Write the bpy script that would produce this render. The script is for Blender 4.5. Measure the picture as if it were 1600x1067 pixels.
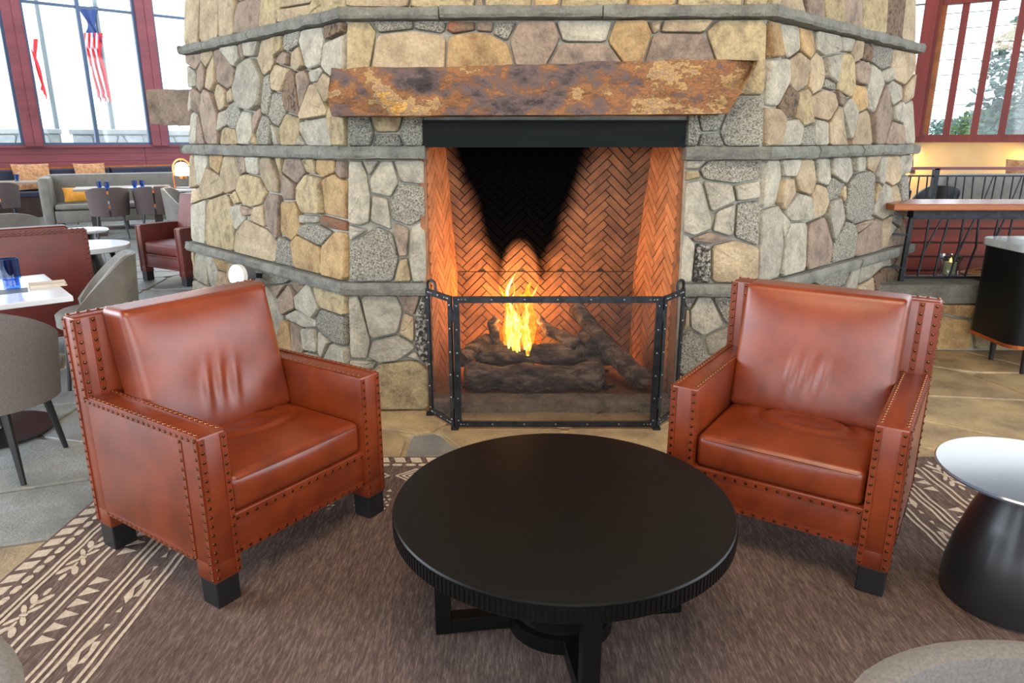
import bpy, bmesh, math, random
from mathutils import Vector, Matrix, noise
random.seed(7)
SC = bpy.context.scene
COL = SC.collection
for o in list(bpy.data.objects): bpy.data.objects.remove(o)

# ------------------------------------------------------------------ camera
F = 1110.0; H = 1.5; PITCH = math.atan(315/F)
cam_d = bpy.data.cameras.new('camera'); cam = bpy.data.objects.new('camera', cam_d); COL.objects.link(cam)
cam_d.sensor_width = 36; cam_d.lens = F/1600*36; cam_d.clip_start = 0.05; cam_d.clip_end = 300
cam.location = (0, 0, H); cam.rotation_euler = (math.pi/2-PITCH, 0, 0)
SC.camera = cam
# ------------------------------------------------------------------ world: bright overcast sky
W = bpy.data.worlds.new('sky'); SC.world = W; W.use_nodes = True
bg = W.node_tree.nodes['Background']; bg.inputs[0].default_value = (0.86, 0.93, 1.0, 1); bg.inputs[1].default_value = 2.1
def area(name, loc, target, sx, sy, power, col):
    l = bpy.data.lights.new(name, 'AREA'); l.shape = 'RECTANGLE'; l.size = sx; l.size_y = sy; l.energy = power; l.color = col
    o = bpy.data.objects.new(name, l); COL.objects.link(o); o.location = loc
    o.rotation_euler = (Vector(target)-Vector(loc)).to_track_quat('-Z', 'Y').to_euler()
    return o
# hall lighting: assumed warm lamps under the roof, added daylight fills behind and beside the seats
area('assumed_hall_lamps', (0.3, 0.6, 4.9), (0.3, 2.6, 0.0), 3.0, 2.0, 130, (1.0, 0.80, 0.56))  # lamps assumed from the warm light on the chimney; no fixture modelled
area('added_fill_front', (0.5, -7.5, 3.6), (0.3, 3.0, 1.0), 9.0, 4.5, 320, (0.90, 0.95, 1.0))  # area fill added behind the camera; no window is built there
area('added_fill_left', (-9.5, 2.5, 3.2), (0, 3.0, 0.6), 6.0, 4.0, 380, (0.74, 0.87, 1.0))  # bluish fill added to brighten the left side, not a modelled window
area('added_fill_right', (9.5, 0.5, 3.2), (0.6, 3.0, 0.6), 6.0, 4.0, 220, (0.80, 0.90, 1.0))  # cool fill added from the right, with no window modelled at it
vs = SC.view_settings; vs.view_transform = 'Standard'; vs.look = 'None'; vs.exposure = 0.82; vs.gamma = 1.0; vs.use_curve_mapping = False

# ------------------------------------------------------------------ pixel helpers (1600 x 1067 frame)
def ray(x, y):
    u = (x-800)/F; v = (533.5-y)/F; c, s = math.cos(PITCH), math.sin(PITCH)
    return Vector((u, c+v*s, -s+v*c))
EYE = Vector((0, 0, H))
def gz(x, y, z=0.0):
    r = ray(x, y); return EYE + r*((z-H)/r.z)
def gY(x, y, Y):
    r = ray(x, y); return EYE + r*(Y/r.y)
def gplane(x, y, p0, n):
    r = ray(x, y); n = Vector(n); return EYE + r*((Vector(p0)-EYE).dot(n)/r.dot(n))

# ------------------------------------------------------------------ materials
def lin(c): return tuple((v/255/12.92 if v/255 <= .04045 else ((v/255+.055)/1.055)**2.4) for v in c)
MATS = {}
def mat(name, c1, c2=None, rough=.6, scale=20, metal=0, bump=0, bscale=None, stretch=(1,1,1), vary=0, c3=None, spec=.5, coat=0, obj=False, contrast=(.35,.65), detail=5, bdist=.01, grain=0, gscale=60):
    m = bpy.data.materials.new(name); m.use_nodes = True; MATS[name] = m
    nt = m.node_tree; N = nt.nodes; L = nt.links; b = N['Principled BSDF']
    b.inputs['Roughness'].default_value = rough; b.inputs['Metallic'].default_value = metal
    b.inputs['Specular IOR Level'].default_value = spec; b.inputs['Coat Weight'].default_value = coat
    b.inputs['Coat Roughness'].default_value = .15
    a = lin(c1)+(1,)
    if c2 is None and not bump: b.inputs['Base Color'].default_value = a; return m
    if obj: src = N.new('ShaderNodeTexCoord').outputs['Object']
    else: src = N.new('ShaderNodeNewGeometry').outputs['Position']
    mp = N.new('ShaderNodeMapping'); mp.inputs['Scale'].default_value = stretch; L.new(src, mp.inputs[0])
    nz = N.new('ShaderNodeTexNoise'); nz.inputs['Scale'].default_value = scale; nz.inputs['Detail'].default_value = detail; nz.inputs['Roughness'].default_value = .65
    L.new(mp.outputs[0], nz.inputs[0])
    r = N.new('ShaderNodeValToRGB'); e = r.color_ramp.elements
    e[0].position, e[1].position = contrast; e[0].color = a; e[1].color = (lin(c2)+(1,)) if c2 else a
    if c3:
        k = e.new((contrast[0]+contrast[1])/2); k.color = lin(c3)+(1,)
    L.new(nz.outputs[0], r.inputs[0]); out = r.outputs[0]
    if grain:
        n3 = N.new('ShaderNodeTexNoise'); n3.inputs['Scale'].default_value = gscale; n3.inputs['Detail'].default_value = 8; n3.inputs['Roughness'].default_value = .8; L.new(mp.outputs[0], n3.inputs[0])
        m3 = N.new('ShaderNodeMapRange'); m3.inputs['From Min'].default_value = .3; m3.inputs['From Max'].default_value = .7; m3.inputs['To Min'].default_value = 1-grain; m3.inputs['To Max'].default_value = 1+grain*.8; L.new(n3.outputs[0], m3.inputs[0])
        h3 = N.new('ShaderNodeHueSaturation'); L.new(m3.outputs[0], h3.inputs['Value']); L.new(out, h3.inputs['Color']); out = h3.outputs[0]
    if vary:
        oi = N.new('ShaderNodeObjectInfo'); hs = N.new('ShaderNodeHueSaturation')
        mr = N.new('ShaderNodeMapRange'); mr.inputs['To Min'].default_value = 1-vary; mr.inputs['To Max'].default_value = 1+vary
        L.new(oi.outputs['Random'], mr.inputs[0]); L.new(mr.outputs[0], hs.inputs['Value']); L.new(out, hs.inputs['Color']); out = hs.outputs[0]
    L.new(out, b.inputs['Base Color'])
    if bump:
        n2 = N.new('ShaderNodeTexNoise'); n2.inputs['Scale'].default_value = bscale or scale*2; n2.inputs['Detail'].default_value = 6; n2.inputs['Roughness'].default_value = .7
        L.new(mp.outputs[0], n2.inputs[0])
        bp = N.new('ShaderNodeBump'); bp.inputs['Strength'].default_value = bump; bp.inputs['Distance'].default_value = bdist
        L.new(n2.outputs[0], bp.inputs['Height']); L.new(bp.outputs[0], b.inputs['Normal'])
    return m
def emit(name, c, s):
    m = bpy.data.materials.new(name); m.use_nodes = True; nt = m.node_tree; nt.nodes.clear(); MATS[name] = m
    e = nt.nodes.new('ShaderNodeEmission'); e.inputs[0].default_value = lin(c)+(1,); e.inputs[1].default_value = s
    o = nt.nodes.new('ShaderNodeOutputMaterial'); nt.links.new(e.outputs[0], o.inputs[0]); return m
def glassy(name, tint, gloss=.07):
    m = bpy.data.materials.new(name); m.use_nodes = True; nt = m.node_tree; nt.nodes.clear(); MATS[name] = m
    t = nt.nodes.new('ShaderNodeBsdfTransparent'); t.inputs[0].default_value = lin(tint)+(1,)
    g = nt.nodes.new('ShaderNodeBsdfGlossy'); g.inputs['Roughness'].default_value = .03
    x = nt.nodes.new('ShaderNodeMixShader'); x.inputs[0].default_value = gloss
    o = nt.nodes.new('ShaderNodeOutputMaterial'); nt.links.new(t.outputs[0], x.inputs[1]); nt.links.new(g.outputs[0], x.inputs[2]); nt.links.new(x.outputs[0], o.inputs[0]); return m

# masonry
st = dict(rough=.88, bump=1.0, vary=.15, bdist=.03, grain=.34, gscale=55)
mat('stone_t', (188,168,136), (150,130,104), scale=7, bscale=28, c3=(174,154,124), **st)
mat('stone_p', (162,140,120), (118,102,90), scale=9, bscale=30, c3=(148,128,110), **st)
mat('stone_w', (188,180,162), (150,144,130), scale=10, bscale=35, c3=(174,166,148), **st)
mat('stone_y', (192,172,130), (146,128,98), scale=14, bscale=40, c3=(180,160,122), **st)
mat('stone_o', (190,156,108), (146,114,78), scale=8, bscale=30, c3=(176,146,102), **st)
mat('stone_b', (104,76,56), (58,44,36), scale=22, bscale=50, c3=(140,116,92), **st)
mat('stone_r', (146,84,54), (120,100,78), scale=9, bscale=30, **st)
mat('stone_g', (196,190,172), (92,88,80), scale=120, bscale=80, c3=(168,162,146), contrast=(.34,.62), **st)
mat('stone_k', (188,182,168), (32,30,28), scale=45, bscale=50, c3=(110,104,94), contrast=(.4,.58), **st)
mat('mortar', (156,154,142), (132,130,120), rough=.95, scale=12, bump=.5, bscale=60)
mat('band_stone', (134,134,126), (104,102,98), rough=.85, scale=9, bump=1.0, bscale=30, bdist=.03, vary=.1, c3=(124,122,110), grain=.25)
mat('flagstone', (180,156,116), (128,108,82), rough=.5, scale=3.2, bump=.6, bscale=60, vary=.16, c3=(160,138,104), grain=.3, gscale=80)
mat('flagstone_grey', (142,146,146), (104,108,110), rough=.42, scale=3.5, bump=.6, bscale=60, vary=.14, c3=(126,126,120), grain=.3, gscale=80)
mat('grout', (176,160,126), (150,138,112), rough=.9, scale=25)
mat('far_floor', (150,154,156), (116,120,124), rough=.25, scale=1.6, c3=(130,130,128), bump=.3, bscale=20)
mat('bark', (140,116,98), (40,32,29), rough=.9, scale=20, bump=1.0, bscale=40, bdist=.03, stretch=(.35,1,1), c3=(88,70,60))
mat('hearth_stone', (150,96,58), (96,66,46), rough=.85, scale=12, bump=.5, bscale=40)
# leather etc.
mat('leather', (122,50,20), (94,35,14), rough=.32, scale=5, bump=.10, bscale=260, c3=(110,43,17), spec=.6, obj=True)
mat('leather_dark', (104,40,32), (84,30,26), rough=.42, scale=5, bump=.1, bscale=260, obj=True)
mat('brass_nail', (112,74,48), rough=.3, metal=1)
mat('black_wood', (8,8,9), (13,12,12), rough=.36, scale=6, stretch=(1,14,14), bump=.05, bscale=90, contrast=(.3,.7), spec=.22)
mat('black_block', (20,20,22), rough=.45)
mat('black_lacquer', (22,24,28), (30,30,32), rough=.3, scale=5, coat=.3)
mat('iron', (30,32,36), (52,54,58), rough=.45, metal=.7, scale=18, bump=.2, bscale=60)
mat('rivet', (140,140,140), rough=.35, metal=1)
mat('lintel_steel', (4,7,8), (10,14,15), rough=.55, spec=.12, metal=.0, scale=7, stretch=(.3,1,6))
mat('grey_fabric', (112,106,102), (92,88,86), rough=.85, scale=160, bump=.15, bscale=300, obj=True)
mat('taupe_leather', (120,116,108), (104,100,94), rough=.5, scale=8, obj=True)
mat('brown_fabric', (90,76,74), (78,66,66), rough=.85, scale=120, obj=True)
mat('navy_fabric', (46,46,66), (38,38,54), rough=.85, scale=80, obj=True)
mat('dark_leg', (26,24,26), rough=.4)
mat('dark_wood', (60,42,36), (46,32,28), rough=.45, scale=8, stretch=(1,1,.15), obj=True)
mat('white_top', (206,210,214), rough=.18)
mat('table_wood', (150,138,124), (128,116,104), rough=.3, scale=6, stretch=(.2,1,1), obj=True)
mat('red_wood', (124,42,34), (100,32,28), rough=.45, scale=6, stretch=(1,1,.15), vary=.06)
mat('maroon_wood', (124,58,66), (106,48,56), rough=.5, scale=5, stretch=(.15,.15,1), vary=.05)  # maroon shifted toward mauve to imitate bright haze at the windows
mat('plank_red', (134,54,34), (104,40,28), rough=.45, scale=5, stretch=(.2,1,3), vary=.08)
mat('counter_wood', (160,92,46), (132,72,36), rough=.25, scale=5, stretch=(.3,1,1))
mat('ochre_wall', (208,176,130), (200,168,122), rough=.9, scale=3)
mat('window_metal', (70,86,112), rough=.4, metal=.3)
mat('cream_paint', (226,216,196), rough=.6)
mat('marble_top', (176,186,192), (150,160,168), rough=.2, scale=6)
mat('cushion_tan', (188,142,96), (140,92,64), rough=.85, scale=18, obj=True)
mat('pillow_orange', (214,150,52), (190,124,40), rough=.85, scale=18, obj=True)
mat('copper', (196,116,70), rough=.25, metal=1)
mat('white_plastic', (226,228,232), rough=.4)
mat('grey_plastic', (92,96,104), rough=.5)
mat('paper', (214,196,170), (186,168,142), rough=.7, scale=12, obj=True)
mat('candle_wax', (232,218,166), rough=.6)
mat('flag_red', (206,44,52), rough=.8); mat('flag_white', (236,236,238), rough=.8); mat('flag_blue', (52,72,124), rough=.8)
mat('pole_grey', (118,126,130), rough=.35, metal=.4)
mat('parapet_stone', (168,170,166), (142,146,146), rough=.9, scale=2.2, vary=.1)
mat('foliage', (92,116,58), (58,84,40), rough=.8, scale=3)
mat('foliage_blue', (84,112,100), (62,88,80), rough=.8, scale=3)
mat('trunk', (96,80,64), rough=.9); mat('outside_ground', (170,168,160), (150,150,142), rough=.95, scale=1)
mat('rug_light', (206,190,168), (178,160,142), rough=1, scale=70, bump=.6, bscale=160)
mat('wicker', (176,128,84), (120,84,54), rough=.8, scale=90)
emit('lamp_glow', (255,226,170), 9.0)
def flamemat(name, cols, st_, thin):
    m = bpy.data.materials.new(name); m.use_nodes = True; nt = m.node_tree; N = nt.nodes; L = nt.links; N.clear(); MATS[name] = m
    g = N.new('ShaderNodeNewGeometry'); mp = N.new('ShaderNodeMapping'); mp.inputs['Scale'].default_value = (1,1,.45); L.new(g.outputs['Position'], mp.inputs[0])
    nz = N.new('ShaderNodeTexNoise'); nz.inputs['Scale'].default_value = 30; nz.inputs['Detail'].default_value = 4; nz.inputs['Distortion'].default_value = 1.2; L.new(mp.outputs[0], nz.inputs[0])
    r = N.new('ShaderNodeValToRGB'); e = r.color_ramp.elements; e[0].position = .34; e[0].color = lin(cols[0])+(1,); e[1].position = .66; e[1].color = lin(cols[2])+(1,); e.new(.5).color = lin(cols[1])+(1,)
    L.new(nz.outputs[0], r.inputs[0]); em = N.new('ShaderNodeEmission'); em.inputs[1].default_value = st_; L.new(r.outputs[0], em.inputs[0])
    t = N.new('ShaderNodeBsdfTransparent'); x = N.new('ShaderNodeMixShader'); mr = N.new('ShaderNodeMapRange'); mr.inputs['From Min'].default_value = .36; mr.inputs['From Max'].default_value = .52; mr.inputs['To Min'].default_value = thin; mr.inputs['To Max'].default_value = .95
    L.new(nz.outputs[0], mr.inputs[0]); L.new(mr.outputs[0], x.inputs[0]); L.new(t.outputs[0], x.inputs[1]); L.new(em.outputs[0], x.inputs[2]); o = N.new('ShaderNodeOutputMaterial'); L.new(x.outputs[0], o.inputs[0])
flamemat('flame_core', ((255,150,30), (255,206,70), (255,240,170)), 1.7, .35); flamemat('flame_mid', ((255,110,16), (255,160,36), (255,205,80)), 1.2, .2); flamemat('flame_out', ((240,80,10), (255,120,22), (255,160,40)), .8, .1)
emit('ember', (255,96,20), 2.5); emit('candle_flame', (255,190,90), 4)
glassy('glass', (244,248,250), .04); glassy('blue_glass', (130,190,236), .10); glassy('clear_glass', (226,232,234), .12)

# rug pile: brown-mauve with brushed streaks
m = mat('rug_pile', (172,146,134), (98,82,78), rough=1, scale=48, stretch=(3.0,.42,1), bump=1.0, bscale=120, bdist=.02, c3=(128,106,97), contrast=(.3,.7), spec=.1, grain=.22, gscale=3.5, detail=8)
# rust slab of the mantel
m = mat('mantel_stone', (74,56,48), (176,122,52), rough=.8, scale=7, bump=1.0, bscale=30, bdist=.02, stretch=(.8,1,1.3), detail=12)
nt = m.node_tree; N = nt.nodes; rp_ = [n for n in N if n.type == 'VALTORGB'][0]; nz_ = rp_.inputs[0].links[0].from_node; nz_.inputs['Roughness'].default_value = .72
g = N.new('ShaderNodeNewGeometry'); n2 = N.new('ShaderNodeTexNoise'); n2.inputs['Scale'].default_value = 2.1; n2.inputs['Detail'].default_value = 4; n2.inputs['Distortion'].default_value = .8
nt.links.new(g.outputs['Position'], n2.inputs[0]); ma = N.new('ShaderNodeMath'); ma.operation = 'MULTIPLY_ADD'; ma.inputs[1].default_value = .9; nt.links.new(n2.outputs[0], ma.inputs[0])
mb2 = N.new('ShaderNodeMath'); mb2.operation = 'SUBTRACT'; nt.links.new(nz_.outputs[0], mb2.inputs[0]); mb2.inputs[1].default_value = .45
nt.links.new(mb2.outputs[0], ma.inputs[2]); nt.links.new(ma.outputs[0], rp_.inputs[0])
cr = rp_.color_ramp
while len(cr.elements) > 1: cr.elements.remove(cr.elements[-1])
cr.elements[0].position = .30; cr.elements[0].color = lin((56,46,46))+(1,)
for ps, c in ((.40,(98,80,76)), (.46,(112,76,50)), (.50,(150,98,54)), (.54,(104,72,52)), (.58,(178,142,86)), (.63,(126,104,90)), (.68,(206,156,76)), (.76,(150,96,48))): cr.elements.new(ps).color = lin(c)+(1,)

# firebrick with a soot stain whose shape belongs to the back wall
def firebrick(name, c1, c2, soot):
    m = mat(name, c1, c2, rough=.8, scale=9, bump=.5, bscale=60, vary=.14)
    if not soot: return m
    nt = m.node_tree; N = nt.nodes; L = nt.links; b = N['Principled BSDF']; old = b.inputs['Base Color'].links[0].from_socket
    g = N.new('ShaderNodeNewGeometry'); sp = N.new('ShaderNodeSeparateXYZ'); L.new(g.outputs['Position'], sp.inputs[0])
    def mth(op, a, bb, c=None):
        n = N.new('ShaderNodeMath'); n.operation = op
        for i, v in enumerate((a, bb, c)):
            if v is None: continue
            if isinstance(v, (int, float)): n.inputs[i].default_value = v
            else: L.new(v, n.inputs[i])
        return n.outputs[0]
    X, Z = sp.outputs[0], sp.outputs[2]
    nz = N.new('ShaderNodeTexNoise'); nz.inputs['Scale'].default_value = 6; L.new(g.outputs['Position'], nz.inputs[0])
    wob = mth('MULTIPLY', mth('SUBTRACT', nz.outputs[0], .5), .10)
    hw = mth('ADD', mth('MULTIPLY_ADD', mth('SUBTRACT', Z, .72), .34, .155), wob)
    d = mth('SUBTRACT', hw, mth('ABSOLUTE', mth('SUBTRACT', X, .055), None))      # >0 inside the V
    a = N.new('ShaderNodeMapRange'); a.interpolation_type = 'SMOOTHSTEP'; a.inputs['From Min'].default_value = -.09; a.inputs['From Max'].default_value = .05; L.new(d, a.inputs[0])
    lo = N.new('ShaderNodeMapRange'); lo.interpolation_type = 'SMOOTHSTEP'; lo.inputs['From Min'].default_value = .50; lo.inputs['From Max'].default_value = .68; L.new(Z, lo.inputs[0])
    ex = mth('DIVIDE', mth('SUBTRACT', X, .05), .125); ez = mth('DIVIDE', mth('SUBTRACT', Z, .62), .26)
    rr = mth('SQRT', mth('ADD', mth('MULTIPLY', ex, ex), mth('MULTIPLY', ez, ez)), None)
    dm = N.new('ShaderNodeMapRange'); dm.interpolation_type = 'SMOOTHSTEP'; dm.inputs['From Min'].default_value = .75; dm.inputs['From Max'].default_value = 1.15; L.new(rr, dm.inputs[0])
    k = mth('MULTIPLY', mth('MULTIPLY', a.outputs[0], lo.outputs[0]), dm.outputs[0])
    mx = N.new('ShaderNodeMix'); mx.data_type = 'RGBA'; L.new(k, mx.inputs['Factor']); L.new(old, mx.inputs['A']); mx.inputs['B'].default_value = (.0016, .0017, .0022, 1)
    L.new(mx.outputs['Result'], b.inputs['Base Color'])
    sr = mth('MULTIPLY_ADD', k, -.5, .5); L.new(sr, b.inputs['Specular IOR Level'])
    return m
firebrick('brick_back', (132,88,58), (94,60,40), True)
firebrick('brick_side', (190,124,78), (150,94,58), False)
firebrick('brick_joint', (50,36,28), (40,30,24), True)
# woven wire mesh of the fire screen, far finer than a pixel
m = bpy.data.materials.new('wire_mesh'); m.use_nodes = True; nt = m.node_tree; nt.nodes.clear(); MATS['wire_mesh'] = m
tc = nt.nodes.new('ShaderNodeTexCoord'); ck = nt.nodes.new('ShaderNodeTexNoise'); ck.inputs['Scale'].default_value = 420; nt.links.new(tc.outputs['Object'], ck.inputs[0])
mr = nt.nodes.new('ShaderNodeMapRange'); mr.inputs['From Min'].default_value = .35; mr.inputs['From Max'].default_value = .65; mr.inputs['To Min'].default_value = .12; mr.inputs['To Max'].default_value = .32
nt.links.new(ck.outputs[0], mr.inputs[0])
t = nt.nodes.new('ShaderNodeBsdfTransparent'); d = nt.nodes.new('ShaderNodeBsdfPrincipled'); d.inputs['Base Color'].default_value = lin((36,33,32))+(1,); d.inputs['Roughness'].default_value = .6
x = nt.nodes.new('ShaderNodeMixShader'); o = nt.nodes.new('ShaderNodeOutputMaterial')
nt.links.new(mr.outputs[0], x.inputs[0]); nt.links.new(t.outputs[0], x.inputs[1]); nt.links.new(d.outputs[0], x.inputs[2]); nt.links.new(x.outputs[0], o.inputs[0])
# fluted cabinet glass
mat('fluted_glass', (132,138,140), (86,90,92), rough=.15, scale=4, stretch=(6,6,.4))

# ------------------------------------------------------------------ mesh builder
class MB:
    def __init__(s): s.v = []; s.f = []
    def add(s, vs, fs):
        k = len(s.v); s.v += [Vector(p) for p in vs]; s.f += [tuple(i+k for i in f) for f in fs]; return s
    def box(s, a, b, M=None):
        x0,y0,z0 = a; x1,y1,z1 = b
        vs = [Vector(p) for p in ((x0,y0,z0),(x1,y0,z0),(x1,y1,z0),(x0,y1,z0),(x0,y0,z1),(x1,y0,z1),(x1,y1,z1),(x0,y1,z1))]
        if M: vs = [M @ p for p in vs]
        return s.add(vs, [(3,2,1,0),(4,5,6,7),(0,1,5,4),(1,2,6,5),(2,3,7,6),(3,0,4,7)])
    def bar(s, p, q, w, h=None, up=(0,0,1)):
        p, q = Vector(p), Vector(q); d = (q-p); l = d.length; d.normalize(); up = Vector(up)
        if abs(d.dot(up)) > .97: up = Vector((0,1,0)) if abs(d.y) < .9 else Vector((1,0,0))
        x = d.cross(up).normalized(); z = x.cross(d)
        M = Matrix((x, d, z)).transposed().to_4x4(); M.translation = p; h = h or w
        return s.box((-w/2, 0, -h/2), (w/2, l, h/2), M)
    def tube(s, pts, rad, n=8, closed=False, cap=True):
        pts = [Vector(p) for p in pts]; m = len(pts); rs = rad if isinstance(rad, (list, tuple)) else [rad]*m
        vs = []; ref = None
        for i, p in enumerate(pts):
            a = pts[(i-1) % m] if (closed or i) else p; b = pts[(i+1) % m] if (closed or i < m-1) else p
            d = (b-a).normalized()
            if ref is None: ref = d.orthogonal().normalized()
            ref = (ref - d*ref.dot(d)).normalized(); y = d.cross(ref)
            vs += [p + (ref*math.cos(2*math.pi*k/n) + y*math.sin(2*math.pi*k/n))*rs[i] for k in range(n)]
        fs = []
        for i in range(m if closed else m-1):
            j = (i+1) % m
            fs += [(i*n+k, i*n+(k+1) % n, j*n+(k+1) % n, j*n+k) for k in range(n)]
        if cap and not closed: fs += [tuple(range(n))[::-1], tuple((m-1)*n+k for k in range(n))]
        return s.add(vs, fs)
    def lathe(s, prof, n=32, c=(0,0,0)):
        c = Vector(c); vs = []; m = len(prof)
        for r, z in prof: vs += [c+Vector((r*math.cos(2*math.pi*k/n), r*math.sin(2*math.pi*k/n), z)) for k in range(n)]
        fs = [(i*n+k, i*n+(k+1) % n, (i+1)*n+(k+1) % n, (i+1)*n+k) for i in range(m-1) for k in range(n)]
        if prof[0][0] > 1e-5: fs.append(tuple(range(n))[::-1])
        if prof[-1][0] > 1e-5: fs.append(tuple((m-1)*n+k for k in range(n)))
        return s.add(vs, fs)
    def prism(s, poly, fn, h0, h1):                       # poly 2-D, fn(u,v,h) -> xyz
        n = len(poly); vs = [fn(u, v, h0) for u, v in poly]+[fn(u, v, h1) for u, v in poly]
        return s.add(vs, [tuple(range(n))[::-1], tuple(range(n, 2*n))]+[(k, (k+1) % n, n+(k+1) % n, n+k) for k in range(n)])
    def lattice(s, nx, ny, nz, fn):                        # skin of a box, each skin point through fn(u,v,w in 0..1)
        idx = {}; vs = []
        def I(i, j, k):
            if (i, j, k) not in idx: idx[(i, j, k)] = len(vs); vs.append(fn(i/nx, j/ny, k/nz))
            return idx[(i, j, k)]
        fs = []
        for i in range(nx):
            for j in range(ny):
                fs += [(I(i,j,0), I(i,j+1,0), I(i+1,j+1,0), I(i+1,j,0)), (I(i,j,nz), I(i+1,j,nz), I(i+1,j+1,nz), I(i,j+1,nz))]
        for i in range(nx):
            for k in range(nz):
                fs += [(I(i,0,k), I(i+1,0,k), I(i+1,0,k+1), I(i,0,k+1)), (I(i,ny,k), I(i,ny,k+1), I(i+1,ny,k+1), I(i+1,ny,k))]
        for j in range(ny):
            for k in range(nz):
                fs += [(I(0,j,k), I(0,j,k+1), I(0,j+1,k+1), I(0,j+1,k)), (I(nx,j,k), I(nx,j+1,k), I(nx,j+1,k+1), I(nx,j,k+1))]
        return s.add(vs, fs)
    def rbox(s, a, b, r, n=(12,12,8), disp=None):          # soft box with rounded edges
        a, b = Vector(a), Vector(b); c = (a+b)/2; hf = (b-a)/2
        def fn(u, v, w):
            p = Vector(((u*2-1)*hf.x, (v*2-1)*hf.y, (w*2-1)*hf.z))
            q = Vector([max(-(hf[i]-r), min(hf[i]-r, p[i])) for i in range(3)]); d = p-q
            if d.length > 1e-9: p = q + d.normalized()*r
            p = p + c
            return disp(p) if disp else p
        return s.lattice(*n, fn)
    def dome(s, c, nrm, r, k=7):                           # nail head / rivet
        c, nrm = Vector(c), Vector(nrm).normalized(); x = nrm.orthogonal().normalized(); y = nrm.cross(x)
        vs = []
        for rr, hh in ((1, 0), (.75, .5)): vs += [c+(x*math.cos(6.2832*i/k)+y*math.sin(6.2832*i/k))*r*rr+nrm*r*hh for i in range(k)]
        vs.append(c+nrm*r*.72)
        return s.add(vs, [(i, (i+1) % k, k+(i+1) % k, k+i) for i in range(k)]+[(k+i, k+(i+1) % k, 2*k) for i in range(k)])
    def build(s, name, material, parent=None, smooth=False, bevel=0, origin=None, seg=2):
        """parent's own space; origin: where the object's origin goes (None = parent origin)"""
        org = Vector(origin) if origin is not None else Vector((0,0,0))
        me = bpy.data.meshes.new(name); me.from_pydata([p-org for p in s.v], [], s.f)
        me.materials.append(MATS[material])
        if bevel:
            bm = bmesh.new(); bm.from_mesh(me); bmesh.ops.remove_doubles(bm, verts=bm.verts, dist=1e-6)
            bmesh.ops.bevel(bm, geom=[e for e in bm.edges if len(e.link_faces) == 2 and e.calc_face_angle(0) > .5], offset=bevel, segments=seg, affect='EDGES', profile=.5)
            bm.to_mesh(me); bm.free()
        bm = bmesh.new(); bm.from_mesh(me); bmesh.ops.recalc_face_normals(bm, faces=bm.faces); bm.to_mesh(me); bm.free()
        if smooth:
            me.polygons.foreach_set('use_smooth', [True]*len(me.polygons))
            try: me.set_sharp_from_angle(angle=.7)
            except Exception: pass
        o = bpy.data.objects.new(name, me); COL.objects.link(o); o.location = org
        if parent: o.parent = parent
        return o
def center(mb): 
    n = len(mb.v); return sum(mb.v, Vector())/n
def tag(o, label=None, cat=None, group=None, kind=None):
    if label: o['label'] = label
    if cat: o['category'] = cat
    if group: o['group'] = group
    if kind: o['kind'] = kind
    return o
def thing(name, label, cat, loc=(0,0,0), rz=0, group=None, kind=None):
    o = bpy.data.objects.new(name, None); COL.objects.link(o); o.location = loc; o.rotation_euler = (0,0,rz); o.empty_display_size = .1
    return tag(o, label, cat, group, kind)
def dup(root, loc, rz, label, group=None):
    def cp(o, par):
        c = o.copy(); COL.objects.link(c)
        if par: c.parent = par
        for ch in KIDS.get(o.name, []): cp(ch, c)
        return c
    KIDS = {}
    for o in bpy.data.objects:
        if o.parent: KIDS.setdefault(o.parent.name, []).append(o)
    r = cp(root, None); r.location = loc; r.rotation_euler = (0,0,rz); tag(r, label, None, group); return r
def wpart(mb, name, material, root, rootloc, **kw):        # part given in world coordinates under an unrotated root
    rl = Vector(rootloc)
    for i, p in enumerate(mb.v): mb.v[i] = p-rl
    return mb.build(name, material, root, origin=center(mb), **kw)
def subpart(mb, name, material, part, root, rootloc, **kw):
    rl = Vector(rootloc)+part.location
    for i, p in enumerate(mb.v): mb.v[i] = p-rl
    return mb.build(name, material, part, origin=center(mb), **kw)

# ------------------------------------------------------------------ planar cell packing (masonry and paving)
def clip(poly, n, d):                                      # keep n.p <= d
    out = []; m = len(poly)
    for i in range(m):
        p, q = poly[i], poly[(i+1) % m]; a = n[0]*p[0]+n[1]*p[1]-d; b = n[0]*q[0]+n[1]*q[1]-d
        if a <= 0: out.append(p)
        if a*b < 0: t = a/(a-b); out.append((p[0]+(q[0]-p[0])*t, p[1]+(q[1]-p[1])*t))
    return out
def cells(seeds, zone, gap):
    """seeds (x,y,w,h,...); zone convex polygon ccw; returns [(poly, seed)]"""
    res = []
    for i, a in enumerate(seeds):
        poly = [tuple(p) for p in zone]
        for k in range(len(zone)):
            p, q = zone[k], zone[(k+1) % len(zone)]; nx, ny = q[1]-p[1], p[0]-q[0]; l = math.hypot(nx, ny)
            poly = clip(poly, (nx/l, ny/l), (nx*p[0]+ny*p[1])/l-gap)
        for j, b in enumerate(seeds):
            if i == j: continue
            dx, dy = b[0]-a[0], b[1]-a[1]
            nx, ny = dx/(a[2]+b[2])**2, dy/(a[3]+b[3])**2; l = math.hypot(nx, ny)
            if l < 1e-9: continue
            nx /= l; ny /= l
            ea = math.hypot(a[2]*nx, a[3]*ny); eb = math.hypot(b[2]*nx, b[3]*ny); t = ea/(ea+eb)
            poly = clip(poly, (nx, ny), nx*(a[0]+dx*t)+ny*(a[1]+dy*t)-gap)
            if len(poly) < 3: break
        if len(poly) >= 3:
            A = abs(sum(poly[k][0]*poly[(k+1) % len(poly)][1]-poly[(k+1) % len(poly)][0]*poly[k][1] for k in range(len(poly))))/2
            if A > .0007: res.append((poly, a))
    return res
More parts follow.
